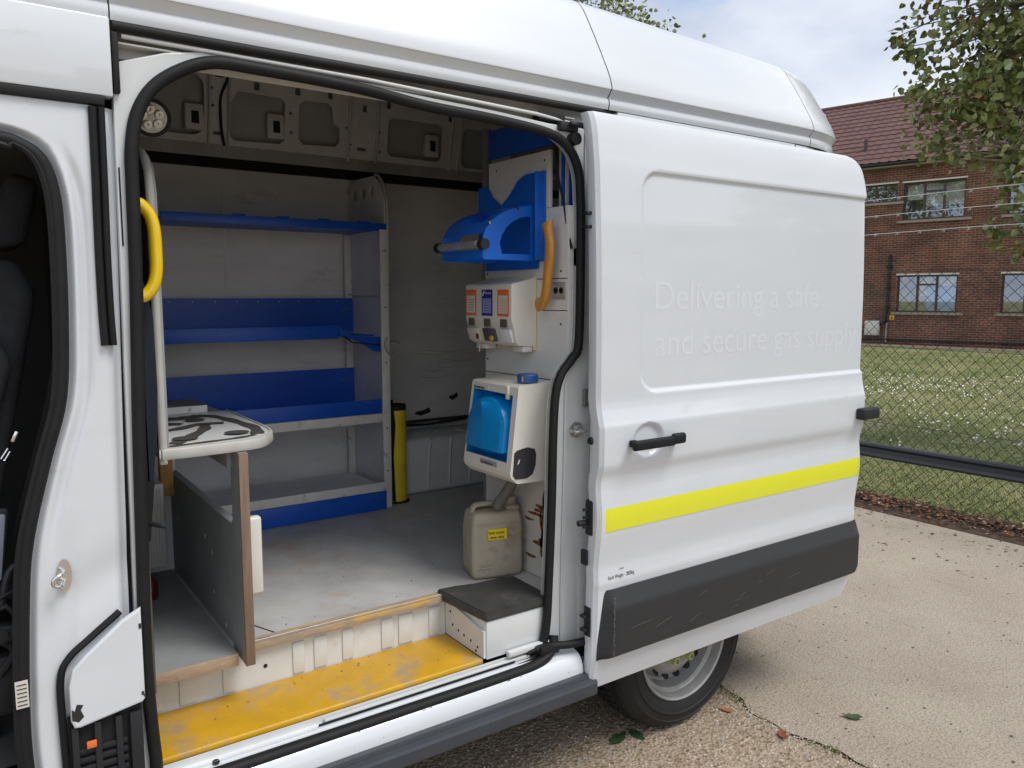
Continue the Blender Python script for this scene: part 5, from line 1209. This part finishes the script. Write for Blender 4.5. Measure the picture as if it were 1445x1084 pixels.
tube('ridge_tiles', [(-10.4, -4.2, 9.09), (12.4, -4.2, 9.09)], .10, TILE, bd, seg=8, local=True)
tube('roof_vent_pipe', [(2.30, -.55, 6.6), (2.30, -.55, 7.05)], .06, mat('dark vent', (.07, .04, .045), .6), bd, seg=10, local=True)
pyd('gable_triangle', [(-10, 0, 5.98), (-10, -8, 5.98), (-10, -4.1, 8.95)], [(0, 1, 2)], BRICK, bd, local=True)
pyd('gable_triangle', [(12, 0, 5.98), (12, -8, 5.98), (12, -4.1, 8.95)], [(0, 1, 2)], BRICK, bd, local=True)
tube('drain_pipe', [(1.12, .02, 2.98), (1.12, .10, 2.95), (1.13, .10, 1.2), (1.16, .10, .80), (1.30, .10, .72)], .055, PLAST, bd, seg=8, local=True)
tube('lower_pipe', [(1.12, .06, .74), (1.13, .06, .10)], .03, mat('grey conduit', (.3, .3, .3), .5), bd, seg=8, local=True)
for z in (2.6, 1.9, 1.3): box('pipe_clip', 1.05, 1.20, .0, .16, z, z + .06, PLAST, bd, local=True)
box('plinth_pipe', -9.5, 11.5, .03, .09, .16, .22, PLAST, bd, bev=.01, local=True)
mb = empty('meter_box', (0, 0, 0), label='white meter box mounted low on the brick wall beside the drain pipe', cat='meter box')
mb.matrix_local = WM[bd.name] @ Matrix.Translation((1.58, .1, .55)); reg(mb, WM[bd.name] @ Matrix.Translation((1.58, .1, .55)))
box('box_case', -.24, .24, -.10, .06, -.24, .26, mat('white meter case', (.58, .57, .54), .5), mb, bev=.03, local=True); box('box_door', -.20, .20, .06, .072, -.20, .21, mat('white meter case', (.5, .5, .5)), mb, bev=.01, local=True)
sg = empty('warning_sign', (0, 0, 0), label='small orange square warning sign at the foot of the drain pipe', cat='sign')
sg.matrix_local = WM[bd.name] @ Matrix.Translation((.98, .02, .93)); reg(sg, sg.matrix_local.copy())
box('sign_plate', -.09, .09, -.01, .0, -.09, .09, ORNG, sg, bev=.002, local=True)
box('sign_field', -.065, .065, .0005, .003, -.065, .065, LABY, sg, bev=.0, local=True); pyd('sign_mark', [(-.05, .004, -.045), (.05, .004, -.045), (0, .004, .05)], [(0, 1, 2)], INK, sg, local=True)
# path along the front of the building
for nm, y0, y1, zz, mm in (('path', .02, .9, .012, G_CON),):
    bmx = bmesh.new(); bbox(bmx, -10, 12, y0, y1, -.02, .02, 0); me = bpy.data.meshes.new(nm); bmx.to_mesh(me); bmx.free(); me.materials.append(mm); ob = bpy.data.objects.new(nm, me); COL.objects.link(ob); ob.matrix_local = WM[bd.name]; ob['kind'] = 'structure'

# ============================================================ trees
LEAFM = [mat('olive leaf', (.23, .25, .085), .55, var=.3, vscale=3), mat('mid green leaf', (.18, .22, .075), .5, var=.3, vscale=3), mat('yellowing leaf', (.24, .22, .07), .6), mat('rusty leaf', (.22, .11, .045), .6), mat('pale underside leaf', (.24, .28, .17), .6)]
BARK = mat('grey brown bark', (.26, .225, .175), .85, var=.3, vscale=12, bump=.4, bscale=30)
def tree(base, top, ells, nclu, nleaf, size, label, seed, trunk_r=.22, extra=(), limb_to=None):
    random.seed(seed); t = empty('broadleaf_tree', base, label=label, cat='tree')
    b = Vector(base); tp = Vector(top)
    tube('trunk', [b + Vector((0, 0, -.1)), b.lerp(tp, .3) + Vector((.06, -.05, 0)), b.lerp(tp, .65) + Vector((-.05, .06, 0)), tp], trunk_r, BARK, t, sm=4, seg=12, taper=(1, .45))
    cl = []
    tot = sum(e[3] for e in ells)
    for e in ells:
        c, r = Vector(e[0]), Vector(e[1])
        for k in range(int(nclu * e[3] / tot)):
            while True:
                p = Vector([random.uniform(-1, 1) for _ in range(3)])
                if .25 < p.length < 1: break
            cl.append((c + Vector((p.x * r.x, p.y * r.y, p.z * r.z)), e[2]))
    cl += [(Vector(p), s) for p, s in extra]
    bmb = bmesh.new()
    hubs = [Vector(e[0]) for e in ells]
    for h in hubs:
        q = b.lerp(tp, random.uniform(.55, .95)); mid = q.lerp(h, .5) + Vector((0, 0, .3)); tube('', [q, mid, h], .07, None, bm=bmb, sm=4, seg=6, taper=(1, .4))
    for i, (p, s) in enumerate(cl):
        if i % 2 == 0 or i >= len(cl) - len(extra):
            h = min(hubs, key=lambda q: (q - p).length); mid = h.lerp(p, .55) + Vector([random.uniform(-.15, .15) for _ in range(3)])
            tube('', [h, mid, p + Vector((0, 0, .04))], .017, None, bm=bmb, sm=3, seg=4, taper=(1, .3))
    frombm('branches', bmb, BARK, t, smooth=60)
    vs, fs, mi = [], [], []
    for p, s in cl:
        tone = random.choices((0, 1, 2), (5, 5, 1))[0]
        for _ in range(int(nleaf * random.uniform(.5, 1.4))):
            d = Vector((random.gauss(0, s), random.gauss(0, s), random.gauss(-.02, s * .75))); c = p + d
            u = Vector((random.gauss(0, 1), random.gauss(0, 1), random.gauss(-.7, .6))).normalized(); w = u.cross(Vector((random.gauss(0, 1), random.gauss(0, 1), random.gauss(.6, .8)))).normalized(); nn = u.cross(w)
            z = size * random.uniform(.6, 1.25); i = len(vs)
            vs += [tuple(c), tuple(c + u * z * .25 + w * z * .46 + nn * z * .10), tuple(c + u * z * .62 + w * z * .40 + nn * z * .04), tuple(c + u * z * 1.05 - nn * z * .08), tuple(c + u * z * .62 - w * z * .40 + nn * z * .04), tuple(c + u * z * .25 - w * z * .46 + nn * z * .10), tuple(c + u * z * .5)]
            fs += [(i, i + 1, i + 2, i + 6), (i + 6, i + 2, i + 3), (i + 6, i + 3, i + 4), (i, i + 6, i + 4, i + 5)]
            q = tone if random.random() < .6 else random.choices((0, 1, 2, 3, 4), (4, 3, 2, .7, 1.6))[0]; mi += [q] * 4
    o = pyd('crown', vs, fs, LEAFM, t, mi=mi); o['kind'] = 'stuff'
    return t
tree((10.6, -2.2, 0), (10.3, -.6, 5.2), [((10.1, 1.4, 5.1), (1.3, 1.9, 1.1), .17, 5), ((10.2, 1.2, 3.95), (1.1, 2.1, .75), .15, 4), ((10.0, 1.35, 3.05), (.9, 1.25, .6), .13, 1.1), ((10.1, .7, 2.65), (.8, 1.4, .55), .12, 1.5), ((10.5, -1.5, 4.5), (2.0, 2.2, 1.8), .2, 1.6), ((10.2, 1.6, 6.4), (1.6, 1.7, .8), .17, 1.5)], 740, 38, .086,
     'large green broadleaf tree overhanging the brick building from the right', 4, extra=[((10, 3.62, 4.95), .10), ((10, 3.78, 4.88), .05), ((10, 3.62, 4.72), .07), ((10, 3.45, 4.60), .09), ((10, 3.5, 4.3), .08), ((10, 3.5, 3.85), .13), ((10, 3.45, 4.1), .13), ((10, 3.2, 4.2), .15), ((10, 3.35, 3.5), .12), ((10, 3.1, 3.45), .13), ((10, 3.2, 4.6), .14), ((10, 2.9, 4.9), .15), ((10, 3.3, 3.65), .13), ((10, 2.85, 3.35), .12), ((10, 2.4, 3.1), .12), ((10, 2.3, 2.75), .10), ((10, 2.45, 2.42), .08), ((10, 2.2, 2.2), .09), ((10, 2.1, 2.5), .12)])
tree((12.5, 14, 0), (12.4, 13.6, 6), [((12.1, 13.4, 7.0), (2.4, 2.9, 1.9), .22, 4), ((12.0, 11.6, 7.0), (1.2, 1.2, .7), .15, 1)], 330, 34, .10, 'dark leafy tree whose top shows above the van roof', 9)

# ============================================================ wear: chips, crumbs and small fixings
random.seed(77)
vs, fs = [], []
for k in range(46):
    x = random.uniform(.6, 1.56); t = random.choice((.2, .5, .8)) + random.uniform(-.1, .1); y, z = (-.052 - .016 * t, .489 - .038 * t); w = random.uniform(.002, .009); h = random.uniform(.001, .003); i = len(vs)
    vs += [(x - w, y - .0022, z), (x, y - .003, z - h), (x + w, y - .0022, z + h * .3), (x + w * .3, y - .0005, z + h * 1.4)]; fs.append((i, i + 1, i + 2, i + 3))
o = pyd('sill_chips', vs, fs, mat('bare chip', (.10, .09, .08), .8), van); o['kind'] = 'stuff'
vs, fs = [], []
for k in range(260):
    x, y = random.uniform(.62, 3.0), .27 + 1.4 * random.random() ** 1.3; z = .6785
    if k % 9 == 0: x, y, z = random.uniform(.33, 1.25), .03 + .21 * random.random() ** .4, .5405
    s_ = random.uniform(.0012, .0045); a = random.uniform(0, 6.3); i = len(vs)
    vs += [(x + s_ * math.cos(a), y + s_ * math.sin(a), z), (x + s_ * math.cos(a + 2.1), y + s_ * math.sin(a + 2.1), z), (x + s_ * math.cos(a + 4.2), y + s_ * math.sin(a + 4.2), z + s_ * .7)]; fs.append((i, i + 1, i + 2))
o = pyd('floor_crumbs', vs, fs, mat('dry mud crumb', (.13, .09, .06), .9), None); tag(o, 'dry mud crumbs and grit scattered over the van floor', 'grit', kind='stuff')
tube('door_edge_cable', [(1.66, .004, .60), (1.67, -.004, .56), (1.70, .002, .50)], .003, RUBBER, van, sm=3, seg=6)
for (y, z) in ((.50, 1.34), (.06, 1.34), (.50, 1.42), (.07, 1.56), (.07, 1.73), (.50, 1.73), (.48, .72), (.10, .72), (.30, 1.35), (.16, 2.09), (.44, 2.09)):
    lathe('panel_screw', [(.001, 0), (.004, 0), (.0035, .0015), (.001, .002)], (1.5998, y, z), (-1, 0, 0), INK, van, seg=8)

# ============================================================ building and tree added unseen behind the photographer, for reflections in the paint
db = empty('added_building', (20, -14, 0), math.atan2(5, 24), label='low grey building added unseen behind the photographer for paint reflections', cat='building')
box('added_wall', -11, 15, -4, 0, -.1, 4.0, mat('grey render', (.22, .22, .21), .8), db, bev=.02, local=True)
box('added_roof', -11.3, 15.3, -4.4, .4, 4.0, 4.25, mat('dark roof', (.08, .08, .085), .8), db, bev=.02, local=True)
for k in range(5): box('added_window', -9 + k * 5, -6.5 + k * 5, .0, .03, 1.2, 2.4, mat('dark glazing', (.05, .06, .07), .15), db, bev=.01, local=True)
tree((17.5, -10.5, 0), (17.5, -10.5, 3.2), [((17.5, -10.3, 4.6), (1.7, 1.7, 1.5), .2, 1)], 150, 30, .12, 'small broadleaf tree added unseen behind the photographer for paint reflections', 31, trunk_r=.14)

tube('floor_joint', [(.655, .372, .6785), (.70, .262, .6785)], .0022, INK, van, seg=5)
for (x0, x1) in ((.62, .68), (.74, .80)): pyd('hazard_tape_remnant', [(x0, .262, .6790), (x0 + .03, .262, .6790), (x1, .236, .6822), (x1 - .03, .236, .6822)], [(0, 1, 2, 3)], TAPE, van)

random.seed(9)
bm = bmesh.new()
for k in range(9):
    x = random.uniform(1.72, 2.9); z = random.uniform(.52, .64); w = random.uniform(.02, .10); sl = random.uniform(.05, .35); y = -.110 - .0374
    tube('', [(x, y, z), (x + w * .5, y - .0002, z + w * sl * .6), (x + w, y, z + w * sl)], .0004, None, bm=bm, seg=4)
for k in range(26):
    z = .50 + k * .0078; tube('', [(1.651 + random.uniform(-.003, .003), -.1476, z), (1.654 + random.uniform(-.003, .004), -.1476, z + .003)], .0009, None, bm=bm, seg=4)
o = frombm('cladding_scratches', bm, mat('scratch grey', (.15, .15, .148), .7), door); o['kind'] = 'stuff'
